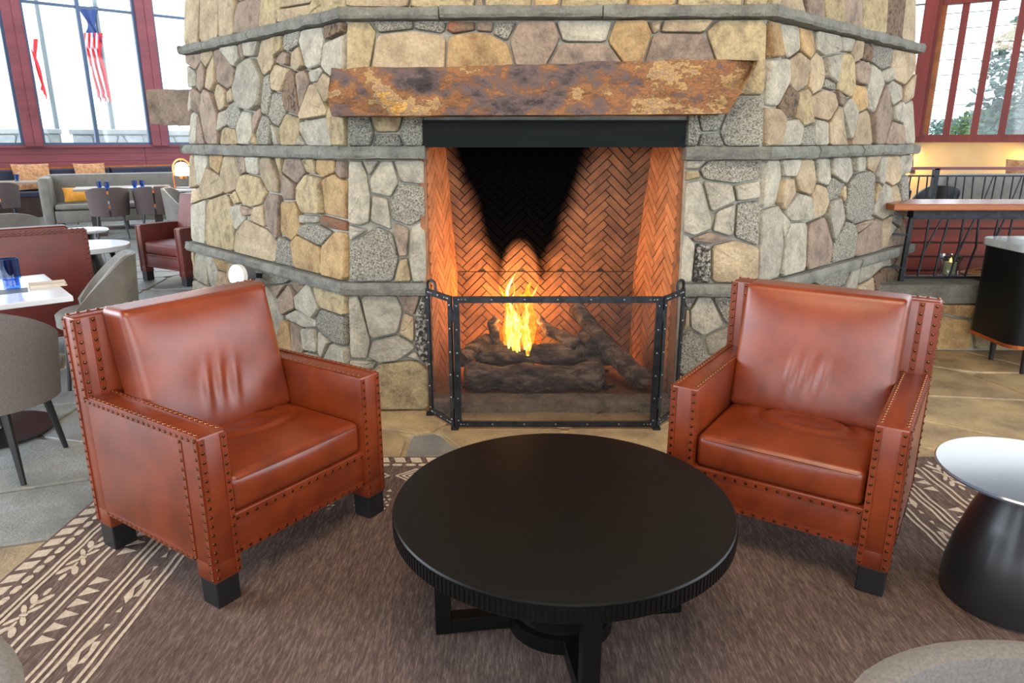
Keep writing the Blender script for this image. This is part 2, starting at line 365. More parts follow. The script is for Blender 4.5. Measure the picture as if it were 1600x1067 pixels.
def chaikin(poly, q=.085, minlen=0):
    out = []
    for k in range(len(poly)):
        p, r = poly[k], poly[(k+1) % len(poly)]
        out += [(p[0]+(r[0]-p[0])*q, p[1]+(r[1]-p[1])*q), (p[0]+(r[0]-p[0])*(1-q), p[1]+(r[1]-p[1])*(1-q))]
    return out
def dedupe(poly, e=.006):
    out = []
    for p in poly:
        if not out or math.hypot(p[0]-out[-1][0], p[1]-out[-1][1]) > e: out.append(p)
    if len(out) > 1 and math.hypot(out[0][0]-out[-1][0], out[0][1]-out[-1][1]) < e: out.pop()
    return out
def stone(poly, fn, h, base=-.03, rough=.012, ins=.014, ring=True):
    """irregular stone: fn(u,v,height) -> xyz"""
    poly = dedupe(chaikin(dedupe(poly)))
    n = len(poly)
    if n < 3: return None
    cx = sum(p[0] for p in poly)/n; cy = sum(p[1] for p in poly)/n
    R = max(math.hypot(p[0]-cx, p[1]-cy) for p in poly); i1 = 1-min(.12, ins*.35/R); i2 = 1-min(.4, ins/R); i3 = .5
    tx, ty = random.uniform(-1,1)*rough/R, random.uniform(-1,1)*rough/R
    mb = MB(); V = []
    jit = [random.uniform(-1,1) for _ in range(n)]
    for sc, hh, jj in ((1, base, 0), (i1, h*.55, .2), (i2, h, .35), (i3, h+rough*.25, .7)):
        for k, (u, v) in enumerate(poly):
            uu, vv = cx+(u-cx)*sc, cy+(v-cy)*sc
            V.append(fn(uu, vv, hh+((tx*(uu-cx)+ty*(vv-cy)+jit[k]*rough*.35*jj) if hh > 0 else 0)))
    V.append(fn(cx, cy, h+rough*random.uniform(-.2,.6)))
    Fc = [(r*n+k, r*n+(k+1) % n, (r+1)*n+(k+1) % n, (r+1)*n+k) for r in range(3) for k in range(n)]+[(3*n+k, 3*n+(k+1) % n, 4*n) for k in range(n)]
    return mb.add(V, Fc)

# ================================================================== SETTING: floor
RUG = (-1.80, 2.21, -1.2, 3.19)
YAW = .0224; FCX = .22; CH = Vector((FCX+math.sin(YAW)*2.795, 3.812+math.cos(YAW)*2.795, 0)); R0 = 2.795; BAT = .08; T8 = math.tan(math.pi/8)
mb = MB().box((-16, -9, -.06), (14, 9.2, -.014)); floor = mb.build('floor', 'grout'); tag(floor, 'flagstone floor of the lounge with pale joints', None, None, 'structure')
ff = MB().box((-16, 9.2, -.06), (14, 24, 0)).build('far_paving', 'far_floor', floor)
def in_oct(x, y, m=0):
    dx, dy = abs(x-CH.x), abs(y-CH.y); return max(dx, dy, (dx+dy)*.7071) < R0+m
seeds = []
# joints seen between the chairs and the screen
for (x, y, s) in ((575,690,.55),(668,690,.28),(760,676,.6),(1000,680,.6),(1500,690,.5),(1560,650,.8),(1500,600,.7),(1590,595,.5),(1540,570,.5),(60,800,.8),(40,880,.5),(60,730,.7),(640,656,.5)):
    p = gz(x, y); seeds.append((p.x, p.y, s, s*.8, 0))
y = -1.2
while y < 9.2:
    x = -7.6
    while x < 6.2:
        px_, py_ = x+random.uniform(-.22,.22), y+random.uniform(-.2,.2); s = random.uniform(.55,.85)
        hid = RUG[0]+.25 < px_ < RUG[1]-.25 and py_ < RUG[3]-.25
        if not hid and not in_oct(px_, py_, -.15) and (py_ > 1.0 or abs(px_) < 4.2) and py_ > abs(px_)*.75-1.2 and all(math.hypot(px_-q[0], py_-q[1]) > .42 for q in seeds): seeds.append((px_, py_, s, s*random.uniform(.7,1), 1))
        x += .68
    y += .62
fl = cells(seeds, [(-7.9,-1.4),(6.5,-1.4),(6.5,9.19),(-7.9,9.19)], .011)
for poly, sd in fl[:299]:
    m_ = stone(poly, lambda u, v, h: Vector((u, v, -.014+h)), .013, base=-.004, rough=.0, ins=.012)
    if m_:
        c = center(m_); g_ = c.x < -1.2-.1*c.y or random.random() < .03  # left stones: window reflections painted in as blue-grey; elsewhere grey at random
        m_.build('flagstone', 'flagstone_grey' if g_ else 'flagstone', floor, origin=(c.x, c.y, -.014))

ce = MB().box((-9, -7.5, 5.3), (9.5, 12, 5.4)).build('ceiling', 'dark_wood'); tag(ce, 'dark timber ceiling high above the lounge', None, None, 'structure')
for i in range(7): MB().box((-9, -6.6+2.9*i, 5.0), (9.5, -6.3+2.9*i, 5.3)).build('beam', 'dark_wood', ce)
# ================================================================== FIREPLACE
FP = Vector((CH.x, CH.y, 0))
fire_place = thing('stone_fireplace', 'huge octagonal fieldstone fireplace with a rust-coloured stone mantel and herringbone firebox', 'fireplace', FP)
def fac_(deg):
    a = math.radians(deg)-YAW; n = Vector((math.cos(a), math.sin(a), 0)); return n, Vector((-n.y, n.x, 0))
FAC = {'C': fac_(-90), 'L': fac_(-135), 'R': fac_(-45), 'W': fac_(180), 'E': fac_(0)}
def apo(z): return R0-BAT*z
def facet(k):
    n, t = FAC[k]
    return lambda s, z, h: CH + n*(apo(z)+h) + t*s + Vector((0,0,z+h*BAT))
def topix(k, x, y):                                        # pixel -> (s,z) on facet k
    n, t = FAC[k]; nn = n+Vector((0,0,BAT)); p = gplane(x, y, CH+n*R0, nn)
    return (p-CH).dot(t), p.z
OPX0, OPX1 = -.690, .700                                   # opening in s of facet C
LINT0, LINT1 = 1.462, 1.60
HW = T8*R0
# core: octagon prism with the firebox cut out of its front
ZT = 4.6
def ring(z, inset=0): 
    a = apo(z)-inset; h = a*T8
    return [Vector((CH.x+a*math.sin(q)*1/math.cos(math.pi/8), CH.y-a*math.cos(q)/math.cos(math.pi/8), z)) for q in [math.pi/8+i*math.pi/4-YAW for i in range(8)]]
REC = .018
mb = MB(); a, b_ = ring(-.02, REC), ring(ZT, REC)
faces = [(k, (k+1) % 8, 8+(k+1) % 8, 8+k) for k in range(7)]+[tuple(range(8, 16))]
mb.add(a+b_, faces)
fC = facet('C')                                            # front facet around the opening
def quad(s0, s1, z0, z1):
    mb.add([fC(s0[0], z0, -REC), fC(s1[0], z0, -REC), fC(s1[1], z1, -REC), fC(s0[1], z1, -REC)], [(0,1,2,3)])
hw = lambda z: apo(z)*T8
quad((-hw(-.02), -hw(LINT1)), (OPX0, OPX0), -.02, LINT1); quad((OPX1, OPX1), (hw(-.02), hw(LINT1)), -.02, LINT1)
quad((-hw(LINT1), -hw(ZT)), (hw(LINT1), hw(ZT)), LINT1, ZT)
core = wpart(mb, 'mortar_core', 'mortar', fire_place, FP)
# --- traced stones: (crop origin, scale) then x,y,w,h,kind in that crop
TR = {
('L',280,0,4.445): '100,130,110,320,t 215,120,120,300,t 340,110,125,250,t 480,105,150,190,p 645,70,150,190,y 820,55,170,130,t 55,540,80,150,w 115,420,80,130,p 155,520,80,220,p 190,410,60,110,t 235,530,90,220,t 320,480,140,290,p 370,375,110,160,w 447,360,50,110,p 500,330,95,140,w 600,400,130,250,t 635,250,50,60,w 695,300,65,140,y 490,590,220,380,w 620,640,70,250,g 705,550,120,180,t 690,755,85,220,g 290,670,90,200,t 360,665,45,85,t 220,820,130,380,p 130,700,70,150,p 85,690,50,150,w 110,900,80,220,w 160,920,50,190,p 310,820,50,110,w 385,805,95,170,g 375,950,115,130,y 475,890,100,260,w 540,830,60,130,p 610,930,95,190,g 670,950,55,140,w 540,985,30,80,y',
('L',440,0,4.445): '110,40,190,110,t 290,20,130,60,y 85,275,120,140,g 125,412,115,145,t 30,412,80,80,p 225,320,150,330,w 350,215,85,130,b 365,350,130,200,w 85,650,120,280,b 155,600,75,200,p 240,530,85,100,w 290,600,60,130,t 240,710,140,300,t 60,910,140,230,y 255,915,220,230,w 150,990,35,80,w 385,890,110,170,y',
('C',440,0,4.445): '545,290,200,290,y 550,920,170,220,g 730,875,170,100,y 735,975,175,105,g 910,920,150,200,g',
('C',560,0,5.333): '215,10,430,90,t 700,12,520,80,y 1010,15,60,80,t 1260,10,360,90,y 1540,12,160,90,o 305,215,290,90,g 600,215,250,90,g 855,222,220,95,r 1060,222,140,95,p 1205,250,160,160,g 435,390,590,250,t 1000,395,520,240,o 1430,350,340,300,p',
('C',850,0,4.444): '370,12,300,70,y 770,12,280,70,o 1150,12,440,70,y 1480,12,180,70,y 305,220,270,140,w 300,360,340,110,p 595,275,260,260,o 775,185,65,75,t 965,192,290,90,t 940,310,390,160,p 1340,265,380,240,y',
('R',1040,0,4.445): '750,290,85,260,o 755,570,160,340,w 580,705,170,180,w 740,885,150,270,t',
('C',1040,0,4.445): '160,915,110,220,g 305,865,140,105,g 305,970,145,105,g 525,910,260,210,g',
('R',1220,0,4.447): '90,50,160,130,t 230,50,110,130,p 355,60,130,150,y 495,80,140,170,p 640,90,130,230,y 775,110,100,230,b 865,150,70,250,t 50,270,100,210,w 170,290,120,200,o 320,310,170,150,w 450,300,80,120,w 115,505,140,230,t 245,520,115,260,t 360,470,110,190,w 325,590,60,60,g 445,530,120,300,y 525,350,75,150,t 590,350,60,150,b 690,390,130,190,g 820,450,120,260,t 560,515,110,180,p 720,525,65,95,w 640,610,110,330,w 545,680,75,200,o 45,710,100,200,b 155,750,110,240,y 295,725,180,200,t 420,690,60,90,p 470,810,100,220,w 690,790,130,430,p 780,640,120,140,w 865,650,50,120,t 815,790,65,140,w 865,850,50,250,w 790,920,90,140,p 400,880,130,260,t 565,890,140,230,t 60,930,130,170,w 170,950,100,140,g 265,930,90,170,w',
('C',1040,225,4.445): '165,150,140,70,w 170,215,130,80,y 445,190,390,150,g 195,440,260,370,w 360,365,230,190,w 555,335,160,115,w 415,525,130,200,w 560,535,150,270,g 310,660,260,55,p 110,800,125,320,w 260,825,150,250,k 450,815,380,280,t',
('R',1040,225,4.445): '725,280,130,320,w 840,350,110,220,t 725,680,150,500,w 810,545,45,140,w',
('R',1220,225,4.447): '50,160,90,140,w 170,225,130,240,t 110,440,190,180,w 255,400,110,230,t 285,190,90,190,w 430,170,170,190,w 540,140,100,120,w 365,310,95,130,g 435,335,35,80,t 370,530,115,270,w 545,350,210,340,g 630,120,75,120,t 690,175,75,210,w 770,170,90,210,t 845,140,50,150,w 840,320,70,180,g 715,400,110,220,w 665,320,50,80,y 780,360,50,130,t 90,720,150,330,w 265,680,200,330,p 440,680,130,220,g 555,570,80,50,p 610,645,180,210,p 720,610,60,200,t 790,500,60,120,g 855,490,40,80,y 765,590,40,80,w 790,650,60,90,p 845,600,40,130,b 390,910,150,110,g 490,920,80,150,w 570,900,85,110,w 660,850,80,90,w 720,820,60,90,w 790,800,80,100,b 700,920,150,170,b 590,970,100,60,t 835,760,40,80,t',
('C',1040,430,6.277): '130,380,50,370,w 215,260,100,130,g 200,430,60,200,t 410,390,320,370,w 560,290,180,190,g 240,770,290,390,g 490,670,180,220,w 130,1020,100,80,y 240,1220,300,330,w 520,950,220,300,t',
('L',280,225,4.445): '105,230,60,200,t 165,180,80,180,w 265,150,90,110,o 235,260,150,230,t 120,360,80,130,t 365,220,110,250,t 450,150,70,110,p 525,160,80,110,w 640,215,140,240,t 510,320,180,210,y 395,375,70,90,y 145,500,110,250,w 290,560,200,400,y 415,500,80,160,w 480,470,70,60,p 560,510,90,150,t 640,480,120,270,p 530,660,280,320,t 700,150,50,150,y 100,850,45,180,t 165,880,90,170,w 240,890,80,180,w 310,850,70,60,o 310,940,80,100,t 375,920,60,120,t 140,1000,150,100,w 620,930,170,90,g 690,1020,120,90,p',
('L',440,225,4.445): '95,195,150,160,p 50,300,110,180,p 210,160,80,100,y 315,165,130,100,o 410,165,60,90,p 195,350,180,290,y 370,365,140,280,o 205,520,130,60,w 355,550,170,80,r 65,525,145,255,o 250,630,190,140,g 40,770,100,200,g 190,770,220,260,o 355,790,160,350,o',
('C',440,225,4.445): '530,345,180,460,w 620,165,70,90,w 700,260,200,280,w 690,450,120,240,w 905,195,190,160,w 885,420,260,270,g 520,610,120,80,w 620,770,350,400,g 840,675,80,210,p 850,885,80,180,y 955,760,130,410,w',
('L',440,420,4.444): '40,210,110,150,p 120,130,40,60,p 185,235,150,190,w 360,235,190,110,y 155,350,160,90,w 355,400,210,190,g 45,490,90,140,o 125,490,90,180,p 205,500,100,170,w 300,520,90,130,w 380,590,150,130,w 220,600,90,40,w',
('C',440,420,4.444): '540,430,140,450,w 690,330,280,270,w 895,255,100,110,p 875,400,90,170,t 970,430,80,370,k 770,550,280,170,w 905,605,90,30,w 545,665,180,80,w 830,820,380,340,y 560,830,140,260,w',
}
seeds = {'C': [], 'L': [], 'R': []}
for (k, ox, oy, sc), txt in TR.items():
    for e in txt.split():
        x, y, w, h, c = e.split(','); x, y, w, h = (float(v) for v in (x, y, w, h))
        X, Y = ox+x/sc, oy+y/sc
        s0, z0 = topix(k, X, Y); sa, _ = topix(k, X-w/sc/2, Y); sb, _ = topix(k, X+w/sc/2, Y); _, za = topix(k, X, Y-h/sc/2); _, zb = topix(k, X, Y+h/sc/2)
        seeds[k].append((s0, z0, abs(sb-sa), abs(za-zb), c))
B1, B2, B3 = (2.095, 2.150), (1.398, 1.462), (.672, .738)  # stone bands: bottom, top
def fill(k, s0, s1, z0, z1, d=.24):                        # stones where furniture or the frame hides the real ones
    z = z0+d*.4
    while z < z1:
        s = s0+d*.4*random.random()
        while s < s1:
            w, h = d*random.uniform(.7,1.3), d*random.uniform(.7,1.2); p = (s+random.uniform(-.05,.05), z+random.uniform(-.05,.05))
            if all(abs(p[0]-q[0]) > (q[2]+w)*.36 or abs(p[1]-q[1]) > (q[3]+h)*.36 for q in seeds[k]): seeds[k].append((p[0], p[1], w, h, random.choice('ttpwgyw')))
            s += d*1.1
        z += d*.95
fill('L', -1.15, 1.15, 0, .66, .3); fill('R', -1.15, 1.15, 0, .66, .3)
for k in 'LCR': fill(k, -1.05, 1.05, 2.5, 2.75, .4)
def zone(s0, s1, z0, z1):
    L_ = lambda z: max(s0, -hw(z)+.004); R_ = lambda z: min(s1, hw(z)-.004)
    return [(L_(z0), z0), (R_(z0), z0), (R_(z1), z1), (L_(z1), z1)]
ZN = []
for k in 'LR': ZN += [(k, zone(-9, 9, B1[1], 2.85)), (k, zone(-9, 9, B2[1], B1[0])), (k, zone(-9, 9, B3[1], B2[0])), (k, zone(-9, 9, 0, B3[0]))]
ZN += [('C', zone(-9, 9, B1[1], 2.85)), ('C', zone(-9, 9, 1.72, B1[0])), ('C', zone(-9, OPX0-.0, B2[1], 1.72)), ('C', zone(OPX1, 9, B2[1], 1.72)),
       ('C', zone(-9, OPX0, B3[1], B2[0])), ('C', zone(OPX1, 9, B3[1], B2[0])), ('C', zone(-9, OPX0, 0, B3[0])), ('C', zone(OPX1, 9, 0, B3[0]))]
ALL = []
for k, zn in ZN:
    zlo, zhi = zn[0][1], zn[2][1]; smin = min(p[0] for p in zn); smax = max(p[0] for p in zn)
    sd = [(min(max(s[0], smin+.03), smax-.03), min(max(s[1], zlo+.02), zhi-.02))+tuple(s[2:]) for s in seeds[k] if zlo <= s[1] <= zhi and smin-.1 < s[0] < smax+.1]
    for poly, s in cells(sd, zn, .0042): ALL.append((k, poly, s))
def parea(p): return abs(sum(p[k][0]*p[(k+1) % len(p)][1]-p[(k+1) % len(p)][0]*p[k][1] for k in range(len(p))))
ALL.sort(key=lambda a: -parea(a[1])*(0.02 if min(q[1] for q in a[1]) > 2.3 else 1))
small = {}
for i, (k, poly, s) in enumerate(ALL):
    m_ = stone(poly, facet(k), random.uniform(.010, .026), rough=.02, ins=.011)
    if not m_: continue
    if i < 299: wpart(m_, 'stone', 'stone_'+s[4], fire_place, FP)
    else:
        small.setdefault(s[4], MB()).add(m_.v, m_.f)
for c, m_ in small.items(): tag(wpart(m_, 'small_stones', 'stone_'+c, fire_place, FP), kind='stuff')
# --- projecting bands, cut into slabs
def band(k, z0, z1, s0, s1, proj=.065):
    fn = facet(k); cuts = [s0]
    while cuts[-1] < s1-.05:
        nx_ = cuts[-1]+random.uniform(.55, .95); cuts.append(s1 if s1-nx_ < .35 else nx_)
    for a, b in zip(cuts, cuts[1:]):
        e = random.uniform(-.006, .006)
        def f(u, v, w):
            s = a+.003+(b-a-.006)*u; z = z0+(z1-z0)*w+e*.3
            h = -.05+(proj+.05+e)*v
            if s0 < -1.3 or s1 > 1.3: pass
            nn = noise.noise(Vector((s*7, z*30, k == 'L' and 5 or 1)))
            if v > .9: h += nn*.012 - abs(w-.5)**3*.08
            lim = hw(z)+max(h, -.02)*T8
            s = max(-lim, min(lim, s))
            return fn(s, z+(nn*.005 if v > .6 else 0), h)
        wpart(MB().lattice(max(4, int((b-a)/.035)), 3, 4, f), 'band_slab', 'band_stone', fire_place, FP)
for k in 'LR':
    for B_ in (B1, B2, B3): band(k, B_[0], B_[1], -1.3, 1.3)
band('C', B1[0], B1[1], -1.3, 1.3)
for B_ in (B2, B3): band('C', B_[0], B_[1], -1.3, OPX0+.01); band('C', B_[0], B_[1], OPX1-.01, 1.3)
# --- bands and second mantel on the side that faces the dining room
for k in 'WE':
    for B_ in (B1, B2, B3): band(k, B_[0], B_[1], -1.3, 1.3)
pA = gY(230, 141, 5.78); pB = gY(230, 194, 5.78)
def f(u, v, w):
    p = Vector((pA.x+(CH.x-apo(1.7)+.05-pA.x)*u, 5.75+1.7*v, pB.z+(pA.z-pB.z)*w)); return p+Vector((1,1,1))*noise.noise(p*6)*.025
wpart(MB().lattice(6, 20, 6, f), 'mantel', 'stone_p', fire_place, FP)['label'] = 'end of a second mantel slab jutting toward the dining room'
# --- main mantel: long rust slab, chipped right end
MY0, MY1 = 3.70, 4.02
c0, c1 = gY(512, 106, MY0), gY(516, 181, MY0); d0, d1, d2 = gY(1190, 92, MY0), gY(1166, 138, MY0), gY(1141, 178, MY0)
def f(u, v, w):
    xl = c1.x+(c0.x-c1.x)*w; xr = d2.x+(d1.x-d2.x)*min(1, w*2) if w < .5 else d1.x+(d0.x-d1.x)*(w*2-1)
    zb = c1.z+(d2.z-c1.z)*u; zt = c0.z+(d0.z-c0.z)*u
    p = Vector((xl+(xr-xl)*u, MY1+(MY0-MY1)*v, zb+(zt-zb)*w))
    nn = noise.fractal(Vector((p.x*4, p.z*7, p.y*5)), 1, 2, 4)
    p.y += nn*.028*v; p.z += nn*.014*(1 if w > .9 else .2 if w < .1 else 0); p.x += noise.noise(Vector((p.z*9, p.y*6, 3)))*.03*(abs(u-.5) > .49)
    if v > .5 and w > .8: p.y += (w-.8)*.22*(v-.5)*2*(.6+.8*noise.noise(Vector((p.x*3, 7, 2))))
    dd = (p.x-c1.x)*.62-(c0.z-p.z)*.0-(.0); cut = (p.x-c1.x)*.75+ (p.z-c1.z)  # diagonal spall at the lower left
    if v > .9: p.y += .035*max(0, min(1, (.31+.05*noise.noise(Vector((p.x*8,p.z*8,9)))-cut)*9))
    if v > .9 and u > .9 and w > .45: p.y += (u-.9)*1.0
    return p
mt = wpart(MB().lattice(110, 10, 16, f), 'mantel', 'mantel_stone', fire_place, FP, smooth=False); mt['label'] = 'rust and ochre rough stone mantel slab'
# --- steel lintel
Yf = lambda z: 3.812+BAT*z
mb = MB().box((FCX+OPX0+.0, Yf(1.5)-.015, LINT0), (FCX+OPX1, Yf(1.5)+.07, LINT1)).box((FCX+OPX0, Yf(1.5)-.035, LINT0), (FCX+OPX1, Yf(1.5)+.2, LINT0+.014)).box((FCX+OPX0, Yf(1.5)-.03, LINT1-.012), (FCX+OPX1, Yf(1.5)+.05, LINT1))
wpart(mb, 'lintel', 'lintel_steel', fire_place, FP)['label'] = 'black steel lintel beam'
# --- firebox
BX0, BX1 = -.357, .783; BY = 4.5; SEAM = .69; LEAN = .17/.76; FZ = 1.62
OX0, OX1 = FCX+OPX0, FCX+OPX1
FRONT = 3.965
def hb(polyclip, fn, name, material, part, thick=.012, L=.205, Wd=.0445, area_=(0,2)):
    """true herringbone at 45 degrees; polyclip convex polygon in wall coordinates"""
    n = 4; W_ = Wd; c = math.sqrt(.5)
    us = [p[0] for p in polyclip]; vs_ = [p[1] for p in polyclip]; cu, cv = (min(us)+max(us))/2, 0.0
    out = 0
    for j in range(-90, 90):
        for mm in range(-8, 9):
            for kind in (0, 1):
                if kind == 0: x0, x1, y0, y1 = j+2*n*mm, j+n+2*n*mm, j, j+1
                else: x0, x1, y0, y1 = j+n+2*n*mm, j+n+1+2*n*mm, j+1-n, j+1
                gp = .07
                q = [((x0+gp)*W_, (y0+gp)*W_), ((x1-gp)*W_, (y0+gp)*W_), ((x1-gp)*W_, (y1-gp)*W_), ((x0+gp)*W_, (y1-gp)*W_)]
                q = [(cu+(a-b)*c, cv+(a+b)*c) for a, b in q]
                mx_, my_ = sum(p[0] for p in q)/4, sum(p[1] for p in q)/4
                if not (min(us)-.15 < mx_ < max(us)+.15 and min(vs_)-.15 < my_ < max(vs_)+.15): continue
                for k in range(len(polyclip)):
                    p, r = polyclip[k], polyclip[(k+1) % len(polyclip)]; nx, ny = r[1]-p[1], p[0]-r[0]; l = math.hypot(nx, ny)
                    q = clip(q, (nx/l, ny/l), (nx*p[0]+ny*p[1])/l-.002)
                    if len(q) < 3: break
                if len(q) < 3 or parea(q) < .0009: continue
                mb = MB().prism(q, fn, -.01, thick+random.uniform(-.002, .002)); subpart(mb, 'brick', material, part, fire_place, FP); out += 1
    return out
# back: upright below the seam, leaning forward above it
nb = Vector((0, -1, 0)); lnv = Vector((0, -LEAN, 1)).normalized(); nb2 = Vector((0, -1, -LEAN)).normalized()
low = lambda u, v, h: Vector((u, BY-h, v)); up = lambda u, v, h: Vector((u, BY, SEAM)) + lnv*(v) + nb2*h
bw = lambda Y: ((OX0+(BX0-OX0)*(Y-FRONT)/(BY-FRONT)), (OX1+(BX1-OX1)*(Y-FRONT)/(BY-FRONT)))
HL = (FZ-SEAM)*math.sqrt(1+LEAN**2); YT = BY-LEAN*(FZ-SEAM)
mb = MB().add([low(BX0-.05,0,0), low(BX1+.05,0,0), low(BX1+.05,SEAM,0), low(BX0-.05,SEAM,0), up(bw(YT)[1]+.08,HL,0), up(bw(YT)[0]-.08,HL,0)], [(0,1,2,3),(3,2,4,5)])
back = wpart(mb, 'firebox_back', 'brick_joint', fire_place, FP)
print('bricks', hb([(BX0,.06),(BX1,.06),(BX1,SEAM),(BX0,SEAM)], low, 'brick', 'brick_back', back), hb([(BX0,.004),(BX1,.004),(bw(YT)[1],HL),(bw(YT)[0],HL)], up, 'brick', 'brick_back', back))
for sx, xa, xb, nm in ((-1, OX0, BX0, 'l'), (1, OX1, BX1, 'r')):
    A = Vector((xa, FRONT, 0)); Bv = Vector((xb, BY, 0)); d = (Bv-A); ln = d.length; d.normalize(); nn = Vector((d.y, -d.x, 0))*(1 if sx < 0 else -1)
    fn = lambda u, v, h, A=A, d=d, nn=nn: A+d*u+Vector((0,0,v))+nn*h
    lt = ln*(YT-FRONT)/(BY-FRONT)
    P = [(0,.0),(ln,.0),(ln,SEAM),(lt,FZ),(0,FZ)]
    if True:
        mb = MB().add([fn(u, v, 0) for u, v in P]+[fn(u, v, -.05) for u, v in P], [tuple(range(5)), tuple(range(5,10))[::-1]]+[(k,(k+1)%5,5+(k+1)%5,5+k) for k in range(5)])
        sd = wpart(mb, 'firebox_side', 'hearth_stone', fire_place, FP)
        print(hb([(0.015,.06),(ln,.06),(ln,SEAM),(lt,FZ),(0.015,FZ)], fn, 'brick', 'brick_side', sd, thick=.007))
    # smoke-pink jamb strip between stone and firebrick
    jx = xa
    x0_, x1_ = min(jx, jx+sx*.03), max(jx, jx+sx*.03); za_, zb_ = 0.0, LINT0
    mb = MB().add([(x0_,Yf(0)+.012,0),(x1_,Yf(0)+.012,0),(x1_,FRONT+.02,0),(x0_,FRONT+.02,0),(x0_,Yf(LINT0)+.012,LINT0),(x1_,Yf(LINT0)+.012,LINT0),(x1_,FRONT+.02,LINT0),(x0_,FRONT+.02,LINT0)], [(3,2,1,0),(4,5,6,7),(0,1,5,4),(1,2,6,5),(2,3,7,6),(3,0,4,7)])
    wpart(mb, 'jamb', 'hearth_stone', fire_place, FP)
mb = MB().box((OX0-.02, Yf(1.6)+.03, FZ), (OX1+.02, BY+.1, FZ+.05)); wpart(mb, 'smoke_shelf', 'brick_joint', fire_place, FP)
# raised hearth: brick-red floor behind a rough stone kerb
mb = MB().box((OX0, Yf(0)+.08, 0), (OX1, BY+.02, .058)); wpart(mb, 'hearth_floor', 'hearth_stone', fire_place, FP)
def f(u, v, w):
    p = Vector((OX0+.005+(OX1-OX0-.01)*u, Yf(0)+.12-.13*v, .066*w)); nn = noise.fractal(Vector((p.x*9, p.z*20, 4)), 1, 2, 3)
    if v > .8: p.y += nn*.014
    return p
wpart(MB().lattice(60, 2, 4, f), 'hearth_kerb', 'stone_p', fire_place, FP)

# --- white disc fixture on the left facet
fL = facet('L'); s_, z_ = topix('L', 414, 430)
n_, t_ = FAC['L']
fx = thing('wall_speaker', 'round white wall fixture with a grey housing on the stone above the left armchair', 'wall fixture', fL(s_, z_, .0))
fxl = fx.location
base = fL(s_, z_, 0)-fxl
dirn = (Vector((-.50,-.86,.10))).normalized()
p0 = base+n_*.02; p1 = base+n_*.12+Vector((0,0,.015))
MB().bar(p0, p1, .03).build('bracket', 'iron', fx)
MB().tube([p1-dirn*.03, p1+dirn*.03, p1+dirn*.05], [.05, .062, .062], 24).build('housing', 'grey_plastic', fx, smooth=True)
MB().tube([p1+dirn*.05, p1+dirn*.056, p1+dirn*.085, p1+dirn*.092], [.066, .074, .074, .066], 28).build('face', 'white_plastic', fx, smooth=True)

# ================================================================== FIRE: logs, grate, flames
def log(name, label, pts, rad, group='logs in the firebox', n=18, amp=.012):
    P = []; Rr = []
    pts = [Vector(p) for p in pts]; M_ = 22
    for i in range(M_+1):
        t = i/M_*(len(pts)-1); k = min(int(t), len(pts)-2); q = t-k; p = pts[k].lerp(pts[k+1], q)
        p += Vector((noise.noise(p*9), noise.noise(p*9+Vector((5,0,0))), noise.noise(p*9+Vector((0,7,0)))))*.012
        r0 = rad if not isinstance(rad, tuple) else rad[0]+(rad[1]-rad[0])*i/M_
        P.append(p); Rr.append(r0*(.9+.22*noise.noise(p*7)) if 0 < i < M_ else r0*.86)
    c = sum(P, Vector())/len(P); mb = MB().tube(P, Rr, n)
    for i, v in enumerate(mb.v): mb.v[i] = v + Vector((noise.noise(v*26), noise.noise(v*26+Vector((9,0,0))), noise.noise(v*26+Vector((0,9,0)))))*amp
    o = mb.build(name, 'bark', None, smooth=False, origin=c); tag(o, label, 'log', group); return o
log('log', 'thick front log lying across the hearth', [(-.27,4.00,.150),(.10,3.98,.145),(.53,4.00,.150)], (.085,.088))
log('log', 'middle log directly behind the thick front log', [(-.22,4.20,.215),(.2,4.18,.235),(.62,4.22,.225)], .075)
log('log', 'leaning log rising at the right side of the fire', [(.80,3.96,.125),(.60,4.10,.26),(.40,4.36,.49)], (.075,.055))
log('log', 'short log end at the left beside the fire', [(-.30,4.02,.255),(-.22,4.15,.275),(-.14,4.28,.29)], .055)
log('branch', 'charred forked branch standing left of the flames', [(-.07,4.20,.24),(-.10,4.24,.36),(-.13,4.27,.40),(-.10,4.27,.44)], (.035,.03), amp=.008)
log('branch', 'split branch slanting down right of the flames', [(.17,4.30,.43),(.24,4.24,.36),(.40,4.16,.30)], (.026,.05), amp=.008)
log('branch', 'stubby branch between the split branch and the leaning log', [(.43,4.26,.33),(.48,4.12,.32)], .042, amp=.006)
gr = thing('log_grate', 'black iron grate under the burning logs', 'grate', (.16, 4.15, .058))
for i in range(6):
    x = -.4+.16*i; MB().bar((x, -.2, .03), (x, .26, .03), .016).build('bar', 'iron', gr)
for y in (-.12, .18): MB().bar((-.46, y, .018), (.46, y, .018), .014).build('crossbar', 'iron', gr)
for x in (-.4, .4):
    for y in (-.12, .18): MB().bar((x, y, 0), (x, y, .02), .02).build('leg', 'iron', gr)
fr = thing('fire', 'bright yellow and orange flames burning on the logs', 'fire', (.045, 4.17, .27))
def tongue(base, h, r, sway, ph, material):
    P = []; Rr = []
    for i in range(15):
        t = i/14; P.append(Vector(base)+Vector((math.sin(ph+t*5)*sway*t+sway*.3*math.sin(ph*3+t*11)*t, math.cos(ph*1.7+t*4)*sway*.4*t, h*t)))
        Rr.append(max(.0006, r*(math.sin(math.pi*min(1, .16+t*.5))**1.0)*(1-t)**.75*(1+.3*math.sin(ph*5+t*9))))
    MB().tube(P, Rr, 10).build('flame_tongue', material, fr, smooth=True)
rnd = random.Random(3)
for i in range(13): tongue((rnd.uniform(-.09,.09), rnd.uniform(-.03,.04), rnd.uniform(-.04,.02)), rnd.uniform(.2,.44), rnd.uniform(.016,.032), rnd.uniform(.02,.05), rnd.uniform(0,6), 'flame_mid')
